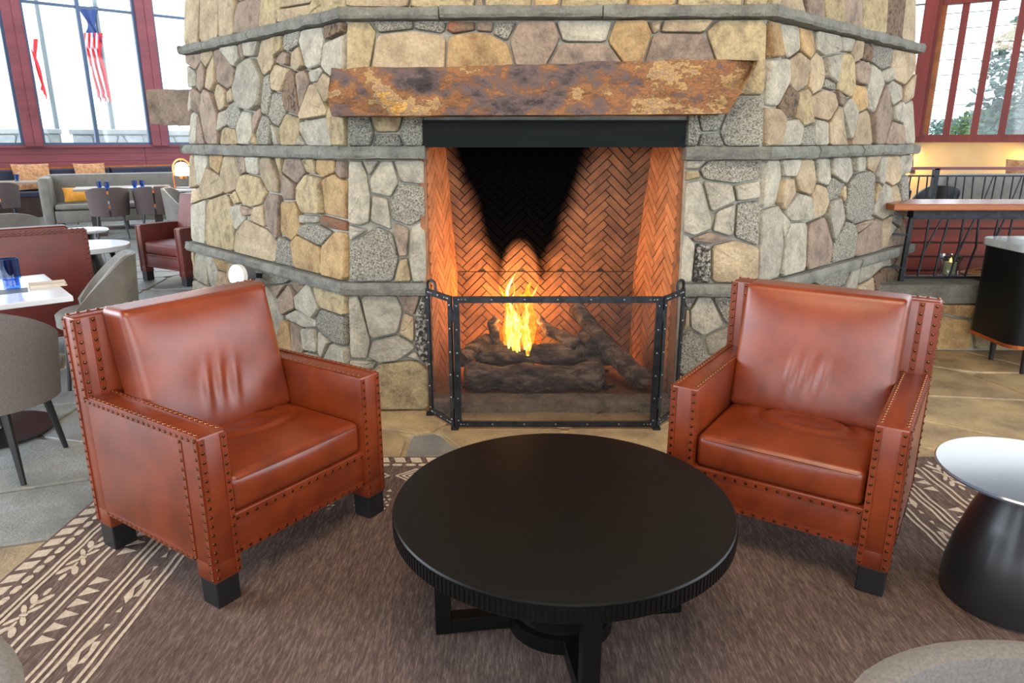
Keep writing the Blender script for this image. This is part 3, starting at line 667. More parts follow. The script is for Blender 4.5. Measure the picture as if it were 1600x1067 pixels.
for i in range(14): tongue((rnd.uniform(-.07,.06), rnd.uniform(-.05,.0), rnd.uniform(-.03,.04)), rnd.uniform(.12,.42), rnd.uniform(.009,.020), rnd.uniform(.02,.05), rnd.uniform(0,6), 'flame_core')
for i in range(6): tongue((rnd.uniform(-.11,.12), rnd.uniform(-.02,.05), rnd.uniform(-.04,.02)), rnd.uniform(.10,.22), rnd.uniform(.012,.024), rnd.uniform(.02,.04), rnd.uniform(0,6), 'flame_out')
tongue((-.03,-.03,.0), .47, .034, .05, 1.1, 'flame_core'); tongue((.055,-.03,.0), .33, .026, .04, 2.6, 'flame_core')
for (dx, dz, pw) in ((0, .10, 24), (-.02, .28, 10)):
    l = bpy.data.lights.new('fire_light', 'POINT'); l.energy = pw; l.color = (1.0, .46, .13); l.shadow_soft_size = .10
    o = bpy.data.objects.new('fire_light', l); COL.objects.link(o); o.parent = fr; o.location = (dx, .05, dz)

# ================================================================== FIRE SCREEN
scr = thing('fire_screen', 'three-panel black iron fire screen with riveted frames and fine wire mesh', 'fire screen', (.235, 3.559, 0))
def panel(p, q, h, handle=None):
    p, q = Vector(p), Vector(q); d = (q-p); ln = d.length; d.normalize(); nn = Vector((d.y, -d.x, 0))
    P = lambda u, z, t=0: p+d*u+nn*t+Vector((0,0,z))
    w = .034; mb = MB()
    M = Matrix((d, nn, Vector((0,0,1)))).transposed().to_4x4(); M.translation = p
    mb.box((0,-.006,.012), (w,.006,h), M).box((ln-w,-.006,.012), (ln,.006,h), M).box((w,-.0055,.012), (ln-w,.0055,.012+w), M).box((w,-.0055,h-w), (ln-w,.0055,h), M)
    fr_ = mb.build('panel_frame', 'iron', scr, bevel=.0015, seg=1)
    ms = MB().box((w*.6,-.001,.03), (ln-w*.6,.001,h-w*.6), M).build('mesh', 'wire_mesh', scr)
    rv = MB(); k = max(2, int(ln/.16))
    for i in range(k+1):
        for z in (.029, h-.017): rv.dome(P(.03+(ln-.06)*i/k, z, .006), nn, .0055)
    k = int(h/.14)
    for i in range(k+1):
        for u in (.017, ln-.017): rv.dome(P(u, .05+(h-.1)*i/k, .006), nn, .0055)
    for u in (.045, .065, ln-.045, ln-.065):
        for z in (.029, h-.017): rv.dome(P(u, z, .006), nn, .004)
    tag(rv.build('rivets', 'rivet', fr_), kind='stuff')
    if handle is not None:
        a, b = handle; z = h
        pts = [P(a, z-.01), P(a, z+.03), P(a+.01, z+.045), P((a+b)/2, z+.052), P(b-.01, z+.045), P(b, z+.03), P(b, z-.01)]
        MB().tube(pts, .008, 8).build('handle', 'iron', scr, smooth=True)
    return P
panel((-.539, 0, 0), (.539, 0, 0), .73)
panel((-.70, .215, 0), (-.545, .004, 0), .73, (.02, .10))
panel((.545, .004, 0), (.70, .215, 0), .73, (.16, .24))
for x in (-.542, .542):
    for z in (.12, .60): MB().tube([(x, -.004, z), (x, -.004, z+.06)], .007, 8).build('hinge', 'iron', scr)
    MB().box((x-.02, -.02, 0), (x+.02, .02, .014)).build('foot', 'iron', scr)
for x in (-.70, .70): MB().box((x-.02, .19, 0), (x+.02, .225, .014)).build('foot', 'iron', scr)

# ================================================================== RUG
rug = thing('rug', 'large brown rug with cream tribal stripes along its borders', 'rug', ((RUG[0]+RUG[1])/2, (RUG[2]+RUG[3])/2, 0))
rl = rug.location
RZ = .009
MB().box((RUG[0]-rl.x, RUG[2]-rl.y, 0), (RUG[1]-rl.x, RUG[3]-rl.y, RZ)).build('pile', 'rug_pile', rug)
pat = MB()
def ppoly(pts, side):                                      # (d from edge, t along edge)
    out = []
    for d, t in pts:
        if side == 'l': p = (RUG[0]+d, t)
        elif side == 'r': p = (RUG[1]-d, t)
        else: p = (t, RUG[3]-d)
        out.append((p[0]-rl.x, p[1]-rl.y))
    if side != 'l': out = out[::-1] if side == 'r' else out
    pat.prism(out, lambda u, v, h: Vector((u, v, h)), RZ-.002, RZ+.0012)
rr_ = random.Random(5)
def border(side, t0, t1, full=True):
    t = t0
    while t < t1:                                          # bead rows
        ppoly([(.012,t),(.064,t+.018),(.064,t+.068),(.012,t+.05)], side); t += .078
    t = t0+.02
    while t < t1:
        ppoly([(.08,t),(.088,t-.012),(.102,t-.004),(.104,t+.028),(.094,t+.04),(.08,t+.03)], side); t += .062
    def line(d, w=.011):
        t = t0
        while t < t1:
            e = min(t+.09, t1); a, b = math.sin(t*37)*.003, math.sin(e*37)*.003
            ppoly([(d+a,t),(d+w+a+rr_.uniform(-.002,.002),t),(d+w+b,e),(d+b,e)], side); t = e
    for d in ((.132,.153,.262,.292,.40,.427,.452,.545,.572) if full else ()): line(d)
    if full:
        def flower(tc, d0=.207, sgn=1):
            def el(dc, t_, a, b, rot):
                P_ = []
                for i in range(8):
                    q = i*math.pi/4; x, y = a*math.cos(q), b*math.sin(q); P_.append((dc+x*math.cos(rot)-y*math.sin(rot), t_+x*math.sin(rot)+y*math.cos(rot)))
                ppoly(P_, side)
            for k in (-1, 1):
                el(d0-.02, tc+k*.085, .012, .03, k*.5); el(d0+.02, tc+k*.085, .012, .03, -k*.5); el(d0, tc+k*.125, .009, .022, 0)
                el(d0-.018, tc+k*.03, .009, .028, k*.6); el(d0+.018, tc+k*.03, .009, .028, -k*.6); el(d0, tc+k*.055, .006, .025, 0)
            el(d0, tc, .014, .014, 0)
        t = t0+.17
        while t < t1: flower(t); t += .335
        t = t0+.06; i = 0
        while t < t1:
            if i % 8 < 6: ppoly([(.325,t),(.385,t+.03),(.33,t+.05)], side)
            t += .062; i += 1
        t = t0+.13
        while t < t1:
            c = .508
            ppoly([(c-.024,t-.05),(c,t-.085),(c+.006,t-.05),(c-.012,t),(c-.022,t+.0)], side); ppoly([(c-.022,t+.0),(c-.012,t),(c,t+.045),(c+.004,t+.085),(c-.02,t+.05)], side)
            ppoly([(c+.006,t-.05),(c+.024,t-.045),(c+.026,t),(c+.012,t)], side); ppoly([(c+.012,t),(c+.026,t),(c+.022,t+.05),(c,t+.045)], side)
            ppoly([(c-.01,t-.13),(c+.008,t-.13),(c,t-.1)], side); ppoly([(c-.01,t+.13),(c,t+.1),(c+.008,t+.13)], side)
            t += .32
border('l', RUG[2], RUG[3]-.12); border('r', RUG[2], RUG[3]-.12)
border('f', RUG[0]+.6, RUG[1]-.6, False)
t = RUG[0]+.75                                             # far border: nested chevrons and dotted darts
while t < RUG[1]-.7:
    for k in range(3):
        a = .075-.024*k
        for s_ in (-1, 1):
            ppoly([(.205+s_*a,t),(.205+s_*(a-.012),t),(.205,t+s_*0+a*1.2-.014),(.205,t+a*1.2)][::(1 if s_ < 0 else -1)], 'f'); ppoly([(.205+s_*a,t),(.205+s_*(a-.012),t),(.205,t-a*1.2+.014),(.205,t-a*1.2)][::(-1 if s_ < 0 else 1)], 'f')
    t += .2
t = RUG[0]+.8; i = 0
while t < RUG[1]-.7:
    for k, (dx, dd) in enumerate(((0,.40),(-.012,.43),(.012,.43),(0,.455),(-.01,.48),(.01,.48),(0,.51))):
        ppoly([(dd-.009,t+dx),(dd,t+dx-.009),(dd+.009,t+dx),(dd,t+dx+.009)][::-1], 'f')
    ppoly([(.36,t-.012),(.36,t+.012),(.335,t)], 'f')
    t += .115; i += 1
tag(pat.build('woven_pattern', 'rug_light', rug), 'cream woven stripes, beads and darts', kind='stuff')

RZ = .0103                                                 # furniture stands on the pile
# ================================================================== ARMCHAIRS
CW, CD, ARM_H, BACK_H = .395, .73, .61, .90
def make_armchair(name, label, leather, loc, rz, group='nailhead leather armchairs', wrinkle=1):
    t = thing(name, label, 'armchair', loc, rz, group)
    TI = CW-.10
    nails = {}
    def row(key, p, q, nrm, sp=.030, r=.0062):
        p, q = Vector(p), Vector(q); n = max(1, int((q-p).length/sp)); m_ = nails.setdefault(key, MB())
        for i in range(n+1): m_.dome(p.lerp(q, i/n), nrm, r)
    def strip(m_, p, q, nrm, w=.020, h=.0028):
        m_.bar(p, q, w, h*2, up=nrm)
    for sx in (-1, 1):
        a = MB().box((min(sx*TI, sx*CW), 0, .155), (max(sx*TI, sx*CW), .66, ARM_H))
        arm = a.build('arm', leather, t, bevel=.009, smooth=True)
        for (y0, y1) in ((0, .095), (.635, CD)):
            MB().box((min(sx*(CW-.095), sx*CW), y0+.001, .095), (max(sx*(CW-.095), sx*CW), y1-.001, .17)).build('leg_cover', leather, t, bevel=.005, smooth=True)
            MB().box((min(sx*(CW-.09), sx*(CW-.004)), y0+.005, 0), (max(sx*(CW-.09), sx*(CW-.004)), y1-.005, .097)).build('foot', 'black_block', t, bevel=.004)
        s_ = MB(); k = 'a%d' % sx
        for x in (TI+.012, CW-.012):
            strip(s_, (sx*x, -.0005, .105), (sx*x, -.0005, ARM_H-.008), (0,-1,0)); row(k, (sx*x, -.003, .115), (sx*x, -.003, ARM_H-.02), (0,-1,0))
            strip(s_, (sx*x, .01, ARM_H+.0005), (sx*x, .645, ARM_H+.0005), (0,0,1)); row(k, (sx*x, .025, ARM_H+.003), (sx*x, .64, ARM_H+.003), (0,0,1), .027)
        xo = sx*(CW+.0005); nx = (sx,0,0)
        for (p, q) in (((xo,.012,.11),(xo,.012,ARM_H-.01)), ((xo,.095,.165),(xo,.095,ARM_H-.03)), ((xo,.012,ARM_H-.012),(xo,.66,ARM_H-.012)), ((xo,.10,.163),(xo,.63,.163)), ((xo,CD-.010,.11),(xo,CD-.010,BACK_H-.01)), ((xo,.662,ARM_H),(xo,.662,BACK_H-.01))):
            strip(s_, p, q, nx, .018); row(k, Vector(p)+Vector((sx*.0025,0,0)), Vector(q)+Vector((sx*.0025,0,0)), nx)
        s_.build('welt', leather, arm)
        m_ = nails.pop(k); tag(m_.build('nailheads', 'brass_nail', arm, smooth=True), 'row of antique brass nailheads', kind='stuff')
    bk = MB().box((-CW, .65, .155), (CW, CD, BACK_H)).build('back_frame', leather, t, bevel=.009, smooth=True)
    s_ = MB()
    for sx in (-1, 1):
        for x in (CW-.012, CW-.062):
            strip(s_, (sx*x, .6495, ARM_H), (sx*x, .6495, BACK_H-.006), (0,-1,0)); row('b', (sx*x, .647, ARM_H+.02), (sx*x, .647, BACK_H-.015), (0,-1,0), .032, .0068)
        strip(s_, (sx*(CW-.012), CD+.0005, .165), (sx*(CW-.012), CD+.0005, BACK_H-.006), (0,1,0)); row('b', (sx*(CW-.012), CD+.003, .17), (sx*(CW-.012), CD+.003, BACK_H-.03), (0,1,0), .034, .0075)
    for (y, z, n_) in ((CD-.012, BACK_H+.0005, (0,0,1)), (CD+.0005, BACK_H-.014, (0,1,0)), (CD+.0005, .165, (0,1,0))):
        strip(s_, (-CW+.01, y, z), (CW-.01, y, z), n_); row('b', Vector((-CW+.015, y, z))+Vector(n_)*.0025, Vector((CW-.015, y, z))+Vector(n_)*.0025, n_, .034, .0075)
    s_.build('welt', leather, bk); tag(nails.pop('b').build('nailheads', 'brass_nail', bk, smooth=True), 'row of antique brass nailheads', kind='stuff')
    rail = MB().box((-TI-.002, .012, .155), (TI+.002, .64, .302)).build('front_rail', leather, t, bevel=.006, smooth=True)
    s_ = MB()
    for z in (.285, .168):
        strip(s_, (-TI, .0115, z), (TI, .0115, z), (0,-1,0)); row('r', (-TI+.012, .009, z), (TI-.012, .009, z), (0,-1,0), .036)
    s_.build('welt', leather, rail); tag(nails.pop('r').build('nailheads', 'brass_nail', rail, smooth=True), 'row of antique brass nailheads', kind='stuff')
    # seat cushion with settled, creased top
    def sd(p):
        p = p.copy(); cx, cy = p.x/.29, (p.y-.26)/.27
        if p.z > .40:
            k = max(0, 1-cx*cx)*max(0, 1-cy*cy)
            p.z += .022*k-.006
            r = math.hypot(p.x*.62-.01, (p.y-.33)*1.0); ring_ = math.sin(r*95+noise.noise(Vector((p.x*5, p.y*5, 2)))*2.6)
            env = max(0, 1-abs(r-.10)/.09)*max(0, min(1, (p.y-.16)*6))*min(1, k*2)
            p.z += .0075*wrinkle*ring_*env
        if p.y < .05: p.y -= .016*max(0, 1-cx*cx)*max(0, 1-((p.z-.37)/.07)**2)
        return p
    MB().rbox((-TI+.004, .014, .300), (TI-.004, .60, .435), .026, (60, 64, 12), sd).build('seat_cushion', leather, t, smooth=True)
    MB().tube([(-TI+.03, .010, .418), (0, -.002, .424), (TI-.03, .010, .418)], .003, 6).build('seam', leather, t, smooth=True)
    # back cushion leaning on the frame
    def bd(p):
        p = p.copy(); w = (p.z-.41)/.49; cx = p.x/.3
        if p.y < .565:
            k = max(0, 1-cx**4)*max(0, 1-(w*2-1)**4); p.y -= .028*k
            for j, xx in enumerate((-.07, -.012, .05)):
                zc = .60+.01*(j % 2); e = math.exp(-((p.x-xx-.12*(p.z-zc))/.017)**2-((p.z-zc)/.07)**2); p.y -= .012*e*wrinkle
            p.y += .016*math.exp(-((p.x)/.13)**2-((p.z-.60)/.09)**2)
        p.y += -.085*(1-w)+.020*w
        return p
    MB().rbox((-TI-.003, .49, .425), (TI+.003, .640, .922), .022, (56, 10, 52), bd).build('back_cushion', leather, t, smooth=True)
    return t
u1 = math.radians(56.5)
make_armchair('leather_armchair', 'cognac leather nailhead armchair on the rug at the left of the black coffee table', 'leather', (-.745, 2.335, RZ), u1)
make_armchair('leather_armchair', 'cognac leather nailhead armchair on the rug at the right of the black coffee table', 'leather', (.925, 2.290, RZ), math.radians(-34))
make_armchair('leather_armchair', 'leather nailhead armchair seen from behind beside the dining table with a blue glass', 'leather_dark', (-3.755, 5.357, 0), math.radians(-142.3))
make_armchair('leather_armchair', 'dark maroon leather armchair half hidden behind the left edge of the stone fireplace', 'leather_dark', (-3.78, 7.60, 0), math.radians(-31))

# ================================================================== COFFEE TABLE
TC = Vector((.155, 1.965, RZ)); TR_ = .515
ct = thing('coffee_table', 'large round black wooden coffee table in front of the fire', 'coffee table', TC)
MB().lathe([(0,.372),(TR_-.004,.372),(TR_,.376),(TR_,.424),(TR_-.004,.4285),(0,.4285)], 96).build('tabletop', 'black_wood', ct, smooth=True)
fl_ = MB()
for i in range(220):
    a = 2*math.pi*i/220; c, s = math.cos(a), math.sin(a)
    fl_.bar((TR_*c, TR_*s, .378), (TR_*c, TR_*s, .420), .009, .004, up=(c, s, 0))
tag(fl_.build('reeded_rim', 'black_wood', ct), 'fine vertical reeding around the rim', kind='stuff')
for i in range(4):
    a = math.radians(8+90*i); c, s = math.cos(a), math.sin(a); R_ = .375
    MB().bar((R_*c, R_*s, 0), (R_*c, R_*s, .372), .05, .05, up=(c, s, 0)).build('post', 'black_wood', ct, bevel=.002, seg=1)
    MB().bar((.12*c, .12*s, .026), ((R_-.025)*c, (R_-.025)*s, .026), .05, .05).build('foot_rail', 'black_wood', ct, bevel=.002, seg=1)
MB().lathe([(.168,0),(.168,.05),(.15,.055),(.15,.372)], 48).build('drum', 'black_wood', ct, smooth=True)

# ================================================================== SIDE TABLE
sx_ = thing('side_table', 'black drum side table with a glossy round top at the right edge', 'side table', (1.675, 2.075, RZ))
MB().lathe([(0,0),(.19,0),(.203,.01),(.205,.05),(.20,.11),(.185,.19),(.155,.30),(.13,.37),(.125,.415),(.15,.442),(.15,.446)], 64).build('base', 'black_lacquer', sx_, smooth=True)
mat('reflection_tint_top', (84,94,108), rough=.10, spec=.9, coat=.9)  # blue-grey colour stands in for the window's reflection on the black top
MB().lathe([(0,.446),(.24,.446),(.275,.456),(.28,.464),(.275,.469),(0,.469)], 72).build('tabletop', 'reflection_tint_top', sx_, smooth=True)

# ================================================================== TUB CHAIRS (upholstered shell with four tapered legs)
def shell(r, th, z0, ztop, a0, a1, n=26, drop=.0, flare=.03):
    """curved back: angle 0 = rear (+y)"""
    def f(u, v, w):
        a = a0+(a1-a0)*u; q = abs(a)/max(abs(a0), abs(a1)); zt = ztop-drop*max(0, q-.25)**1.6
        z = z0+(zt-z0)*w; rr = r+flare*w-(th*(1-v)); e = .008*(1-abs(v-.5)*2) if w > .95 else 0
        return Vector((rr*math.sin(a), rr*math.cos(a)*.95, z+e))
    return MB().lattice(n, 3, 8, f)
def tub_chair(name, label, cat, loc, rz, fabric, r=.29, ztop=.79, seat=.46, drop=.28, wrap=115, group=None, split=False, legz=None):
    t = thing(name, label, cat, loc, rz, group); A = math.radians(wrap)
    if split:
        g_ = .05
        shell(r, .035, seat-.10, ztop, -A, -g_, 14, drop).build('back_panel', fabric, t, smooth=True); shell(r, .035, seat-.10, ztop, g_, A, 14, drop).build('back_panel', fabric, t, smooth=True)
        for z in (seat+.02, ztop-.10): MB().box((-.03, r*.95-.03, z), (.03, r*.95+.004, z+.05)).build('back_clip', 'copper', t, bevel=.003, seg=1)
    else: shell(r, .045, seat-.12, ztop, -A, A, 30, drop).build('back_shell', fabric, t, smooth=True)
    MB().lathe([(0,seat-.11),(r-.06,seat-.11),(r-.035,seat-.09),(r-.035,seat-.02),(r-.06,seat),(0,seat+.01)], 32).build('seat', fabric, t, smooth=True)
    for sx in (-1, 1):
        for y in (-.17, .19): MB().tube([(sx*.17, y*.9, seat-.09), (sx*.215, y*1.15, 0)], [.022, .012], 8).build('leg', 'dark_leg', t, smooth=True)
    return t
tub_chair('tub_chair', 'grey upholstered tub chair at the left edge, its back turned to us', 'chair', (-2.45, 3.10, 0), math.radians(180+8), 'grey_fabric', r=.31, ztop=.81, wrap=105)
tub_chair('tub_chair', 'grey leather tub chair on the far side of the white-topped table', 'chair', (-2.68, 4.45, 0), math.radians(-62), 'taupe_leather', r=.26, ztop=.80, drop=.5, wrap=112)
tub_chair('tub_chair', 'grey upholstered chair back rising at the bottom right corner', 'chair', (.76, .60, RZ), math.radians(4), 'grey_fabric', r=.36, ztop=.715, drop=.45, wrap=118)
tub_chair('tub_chair', 'grey chair arm just showing in the bottom left corner', 'chair', (-1.06, .70, RZ), math.radians(-25), 'grey_fabric', r=.36, ztop=.69, drop=.3, wrap=118)

# ================================================================== LEFT: near dining table with its things
tt = thing('dining_table', 'square white-topped dining table between the grey tub chairs', 'table', (-2.76, 3.52, 0), math.radians(41))
MB().box((-.4,-.4,.722), (.4,.4,.75)).build('tabletop', 'white_top', tt, bevel=.004)
MB().lathe([(.28,0),(.28,.012),(.06,.03),(.05,.06),(.05,.72)], 32).build('pedestal', 'black_lacquer', tt, smooth=True)
def tumbler(loc, label, group, sc=1.0):
    t = thing('tumbler', label, 'glass', loc, 0, group)
    MB().lathe([(0,.0),(.027*sc,.0),(.027*sc,.035*sc),(.034*sc,.04*sc),(.036*sc,.115*sc),(.033*sc,.115*sc),(.031*sc,.045*sc),(.024*sc,.04*sc),(.024*sc,.012*sc),(0,.012*sc)], 20).build('cup', 'blue_glass', t, smooth=True)
    return t
g1 = gz(20, 451, .75); tumbler((g1.x, g1.y, .753), 'tall blue glass tumbler on the square white-topped table', None, 1.35)
g2 = gz(22, 455, .75)
c_ = MB().box((-.06,-.06,0),(.06,.06,.003)); o = c_.build('coaster', 'grey_plastic', None, bevel=.0005, seg=1); o.location = (g2.x, g2.y, .75); o.rotation_euler = (0,0,.6); tag(o, 'grey square coaster under the tall blue tumbler', 'coaster')
g3 = gz(75, 446, .75); mn = thing('menu_folder', 'folded tan menu lying on the square white-topped table', 'menu', (g3.x, g3.y, .75), math.radians(35))
MB().box((-.085,-.06,0),(.085,.06,.006)).build('back_cover', 'paper', mn); MB().box((-.08,-.055,.006),(.075,.058,.011)).build('pages', 'white_top', mn); MB().box((-.085,-.06,.011),(.08,.06,.015)).build('front_cover', 'paper', mn)

# round white-topped coffee table, drum table, low curved chair
rt = thing('round_table', 'round white-topped low table behind the leather armchair seen from behind', 'table', (-4.42, 7.35, 0))
MB().lathe([(0,.40),(.40,.40),(.415,.408),(.415,.45),(.41,.455),(0,.455)], 56).build('tabletop', 'white_top', rt, smooth=True)
for i in range(4):
    a = math.radians(40+90*i); MB().bar((.22*math.cos(a), .22*math.sin(a), .40), (.33*math.cos(a), .33*math.sin(a), 0), .045).build('leg', 'black_wood', rt)
dt = thing('drum_table', 'small dark pedestal table with a pale top in front of the dining sofa', 'side table', (-5.02, 8.35, 0))
MB().lathe([(0,0),(.19,0),(.2,.05),(.17,.25),(.12,.40),(.13,.46)], 32).build('base', 'black_lacquer', dt, smooth=True); MB().lathe([(0,.46),(.25,.46),(.27,.48),(.26,.495),(0,.495)], 40).build('tabletop', 'white_top', dt, smooth=True)
tub_chair('lounge_chair', 'low curved grey lounge chair behind the leather armchair seen from behind', 'chair', (-5.36, 7.32, 0), math.radians(-150), 'taupe_leather', r=.48, ztop=.80, seat=.42, drop=.4, wrap=110)

# ------------------------------------------------------------------ dining room furniture further back
def dtable(loc, rz, w, d, label, top='table_wood'):
    t = thing('dining_table', label, 'table', loc, rz)
    MB().box((-w/2,-d/2,.72), (w/2,d/2,.755)).build('tabletop', top, t, bevel=.004, seg=1)
    for x in (-w*.33, w*.33):
        MB().box((x-.06,-.11,.04),(x+.06,.11,.72)).build('pedestal', 'dark_wood', t); MB().box((x-.14,-.28,0),(x+.14,.28,.04)).build('base', 'dark_wood', t)
    return t
dtable((-6.4, 11.95, 0), .48, 1.4, .75, 'long dining table set with four blue tumblers, before the grey sofa')
dtable((-9.6, 13.45, 0), .48, 3.0, .75, 'long dining table at the far left below the windows')
dtable((-7.1, 15.3, 0), .6, 1.8, .65, 'far dining table beneath the window to the left of the glowing lamp')
dtable((-5.05, 11.75, 0), .3, .8, .7, 'dark table carrying the glowing lamp', 'white_top')
def dchair(loc, rz, label): return tub_chair('dining_chair', label, 'chair', loc, rz, 'brown_fabric', r=.27, ztop=.80, seat=.47, drop=.18, wrap=105, group='split-back dining chairs', split=True)
ch0 = dchair((-6.26, 11.2, 0), math.radians(209), 'split-back dining chair before the set table, left of a pair')
for (x, y, rz, lb) in ((-5.70, 11.50, 207, 'split-back dining chair before the set table, right of a pair'), (-8.85, 12.5, 212, 'split-back dining chair at the far left edge of the picture'), (-8.3, 13.3, 209, 'split-back dining chair left of the grey sofa end'),
                       (-6.75, 14.4, 205, 'split-back dining chair just left of the glowing lamp'), (-6.2, 14.75, 205, 'split-back dining chair behind the glowing lamp')):
    dup(ch0, (x, y, 0), math.radians(rz), lb, 'split-back dining chairs')
tub_chair('tub_chair', 'grey leather tub chair in profile at the right end of the set table', 'chair', (-4.98, 10.95, 0), math.radians(95), 'taupe_leather', r=.28, ztop=.80, drop=.5, wrap=112)
# sofa behind the set table
so = thing('sofa', 'grey high-backed sofa behind the set dining table', 'sofa', (-6.85, 12.75, 0), .48)
MB().rbox((-1.15, .28, .12), (1.25, .46, .93), .05, (20,6,10)).build('back', 'taupe_leather', so, smooth=True); MB().rbox((-1.22,-.32,.12),(-1.04,.44,.90),.05,(6,10,10)).build('side', 'taupe_leather', so, smooth=True)
MB().rbox((-1.05,-.32,.14),(1.2,.3,.36),.03,(16,8,6)).build('base', 'taupe_leather', so, smooth=True); MB().rbox((-1.03,-.34,.36),(1.2,.28,.46),.04,(16,8,6)).build('seat_cushion', 'taupe_leather', so, smooth=True)
for x in (-1.0, 0, 1.05):
    for y in (-.25, .35): MB().bar((x, y, .0), (x, y, .14), .05).build('leg', 'dark_leg', so)
def pillow(loc, rz, w, h, label, material, tilt=-.25):
    def f(u, v, k):
        x, z = (u*2-1), (v*2-1); e = (1-x*x*.98)**.5*(1-z*z*.98)**.5
        return Vector((x*w/2*(1+.06*(z*z)), (k*2-1)*.07*e, z*h/2*(1+.06*x*x)))
    mb = MB().lattice(12, 12, 2, f); o = mb.build('pillow', material, None, smooth=True); o.location = loc; o.rotation_euler = (tilt, 0, rz); return tag(o, label, 'pillow')
# banquette along the window wall
WP0, WP1 = Vector((-10.0, 15.0, 0)), Vector((-7.58, 17.17, 0))
def frame(p0, d):                                          # wall-local coordinates: u along, v into the room, z up
    d = Vector(d).normalized(); n = Vector((d.y, -d.x, 0)); M = Matrix((d, n, Vector((0,0,1)))).transposed().to_4x4(); M.translation = Vector(p0); return M, d, n
WP0 = Vector((-9.968, 15.0, 0)); LM, LD, LN = frame(WP0, (2.359, 2.175, 0))
LRZ = math.atan2(LD.y, LD.x)
def lu(x, y):                                              # pixel -> (u,z) on the left window wall
    p = gplane(x, y, WP0, LN); return (p-WP0).dot(LD), p.z
SILL = 1.375
wl = thing('wall_left', 'maroon wood-panelled wall below the tall dining windows', None, WP0, LRZ, None, 'structure')
def wbox(mb, a, b): return mb.box(a, b, Matrix.Diagonal((1,-1,1,1)))   # v points to the room: flip so v>0 is toward the room
U0, U1 = -6.5, 9.0
def wb(a, b):                                              # box in wall-local space; local y = -v
    return MB().box((a[0], -b[1], a[2]), (b[0], -a[1], b[2]))
wb((U0,-.2,0), (U1,-.0,SILL-.02)).build('wall_core', 'maroon_wood', wl)
z = .30; 
for h in (.20,.20,.19,.165,.155,.15):
    u = U0
    while u < U1: wb((u+.004,0,z+.004), (min(u+4.4,U1)-.004,.022,z+h-.004)).build('panel_board', 'maroon_wood', wl); u += 4.4
    z += h
wb((U0,-.02,SILL-.03), (U1,.07,SILL+.02)).build('sill', 'maroon_wood', wl)
w1 = thing('window_1', 'tall dining-room windows with maroon posts and dark metal mullions', None, WP0, LRZ, None, 'structure')
posts = [(lu(38,226)[0], lu(67,226)[0]), (lu(237,226)[0], lu(262,226)[0])]
step = posts[1][0]-posts[0][0]; posts = [(posts[0][0]-step, posts[0][1]-step)]+posts+[(posts[1][0]+step, posts[1][1]+step)]
ZTOP = 5.2
for a, b in posts:
    wb((a,-.12,SILL), (b,.12,ZTOP)).build('post', 'maroon_wood', w1); wb((a+(b-a)*.52,.12,SILL), (b-.02,.135,ZTOP)).build('post_cover', 'maroon_wood', w1)
    for q in (a-.05, b): wb((q,-.06,SILL+.02), (q+.05,.03,ZTOP)).build('window_frame', 'window_metal', w1)
tz = lu(150, 16)[1]
for (a, b), (c, d) in zip(posts, posts[1:]):
    m_ = (b+c)/2-.03; wb((m_-.035,-.06,SILL+.02), (m_+.035,.03,ZTOP)).build('mullion', 'window_metal', w1)
    for zz in (SILL+.02, tz, ZTOP-.05): wb((b+.05,-.05,zz), (c-.05,.02,zz+.05)).build('transom', 'window_metal', w1)
    for (x0, x1) in ((b+.05, m_-.035), (m_+.035, c-.05)):
        for (z0, z1) in ((SILL+.07, tz), (tz+.05, ZTOP-.05)): wb((x0,-.02,z0), (x1,-.012,z1)).build('pane', 'glass', w1)
# banquette
bq = thing('banquette', 'long navy upholstered bench along the maroon wall under the windows', 'bench', WP0+LN*.06, LRZ)
wb((-4.5,.0,0), (6.0,.62,.40)).build('base', 'dark_wood', bq); wb((-4.5,.04,.40), (6.0,.64,.50)).build('seat', 'navy_fabric', bq, bevel=.02); wb((-4.5,-.03,.92),(6.0,.05,.96)).build('top_rail', 'counter_wood', bq)
u = -4.5
while u < 6.0: wb((u+.015,.0,.50), (u+1.485,.16,.92)).build('back_cushion', 'navy_fabric', bq, bevel=.03); u += 1.5
def onw(px_, py_, v):                                      # point in front of the left wall
    p = gplane(px_, py_, WP0+LN*v, LN); return p
for (x, y, w, h, lb) in ((52, 284, .62, .50, 'tan patterned pillow on the bench above the left dining chairs'), (142, 273, .56, .46, 'tan patterned pillow on the bench above the sofa back')):
    p = onw(x, y, .36); pillow((p.x, p.y, max(p.z, .78)), LRZ, w, h, lb, 'cushion_tan')
pillow((-7.42, 12.38, .60), .6, .42, .26, 'orange pillow lying on the grey sofa seat', 'pillow_orange', -.6)
# tumblers and place mats
def place(px_, py_, zt, label_m, label_g, sc=1.15, two=True):
    p = gz(px_, py_, zt+.004)
    o = MB().lathe([(0,0),(.15,0),(.155,.004),(0,.006)], 20).build('plate', 'white_plastic', None, smooth=True); o.location = (p.x, p.y, zt); tag(o, label_m, 'plate', 'plates on the dining tables')
    return p
for i, (x, gy, lb) in enumerate(((156,296,'leftmost blue tumbler on the set dining table'),(168,297,'second blue tumbler from the left on the set dining table'),(211,294.5,'third blue tumbler from the left on the set dining table'),(223,294,'rightmost blue tumbler on the set dining table'))):
    p = gz(x, gy, .755); tumbler((p.x, p.y, .757), lb, 'blue tumblers in the dining room', 1.05)
for (x, y, lb) in ((160,294.5,'white plate at the left of the set dining table'), (216,293,'white plate at the right of the set dining table')): place(x, y, .755, lb, '')
for (x, y, lb) in ((8,281.5,'blue tumbler on the far left dining table at the picture edge'), (62,280.5,'blue tumbler on the far left dining table in front of the tan pillow')):
    p = gz(x, y, .755); tumbler((p.x, min(p.y, 13.55), .757), lb, 'blue tumblers in the dining room', 1.1)
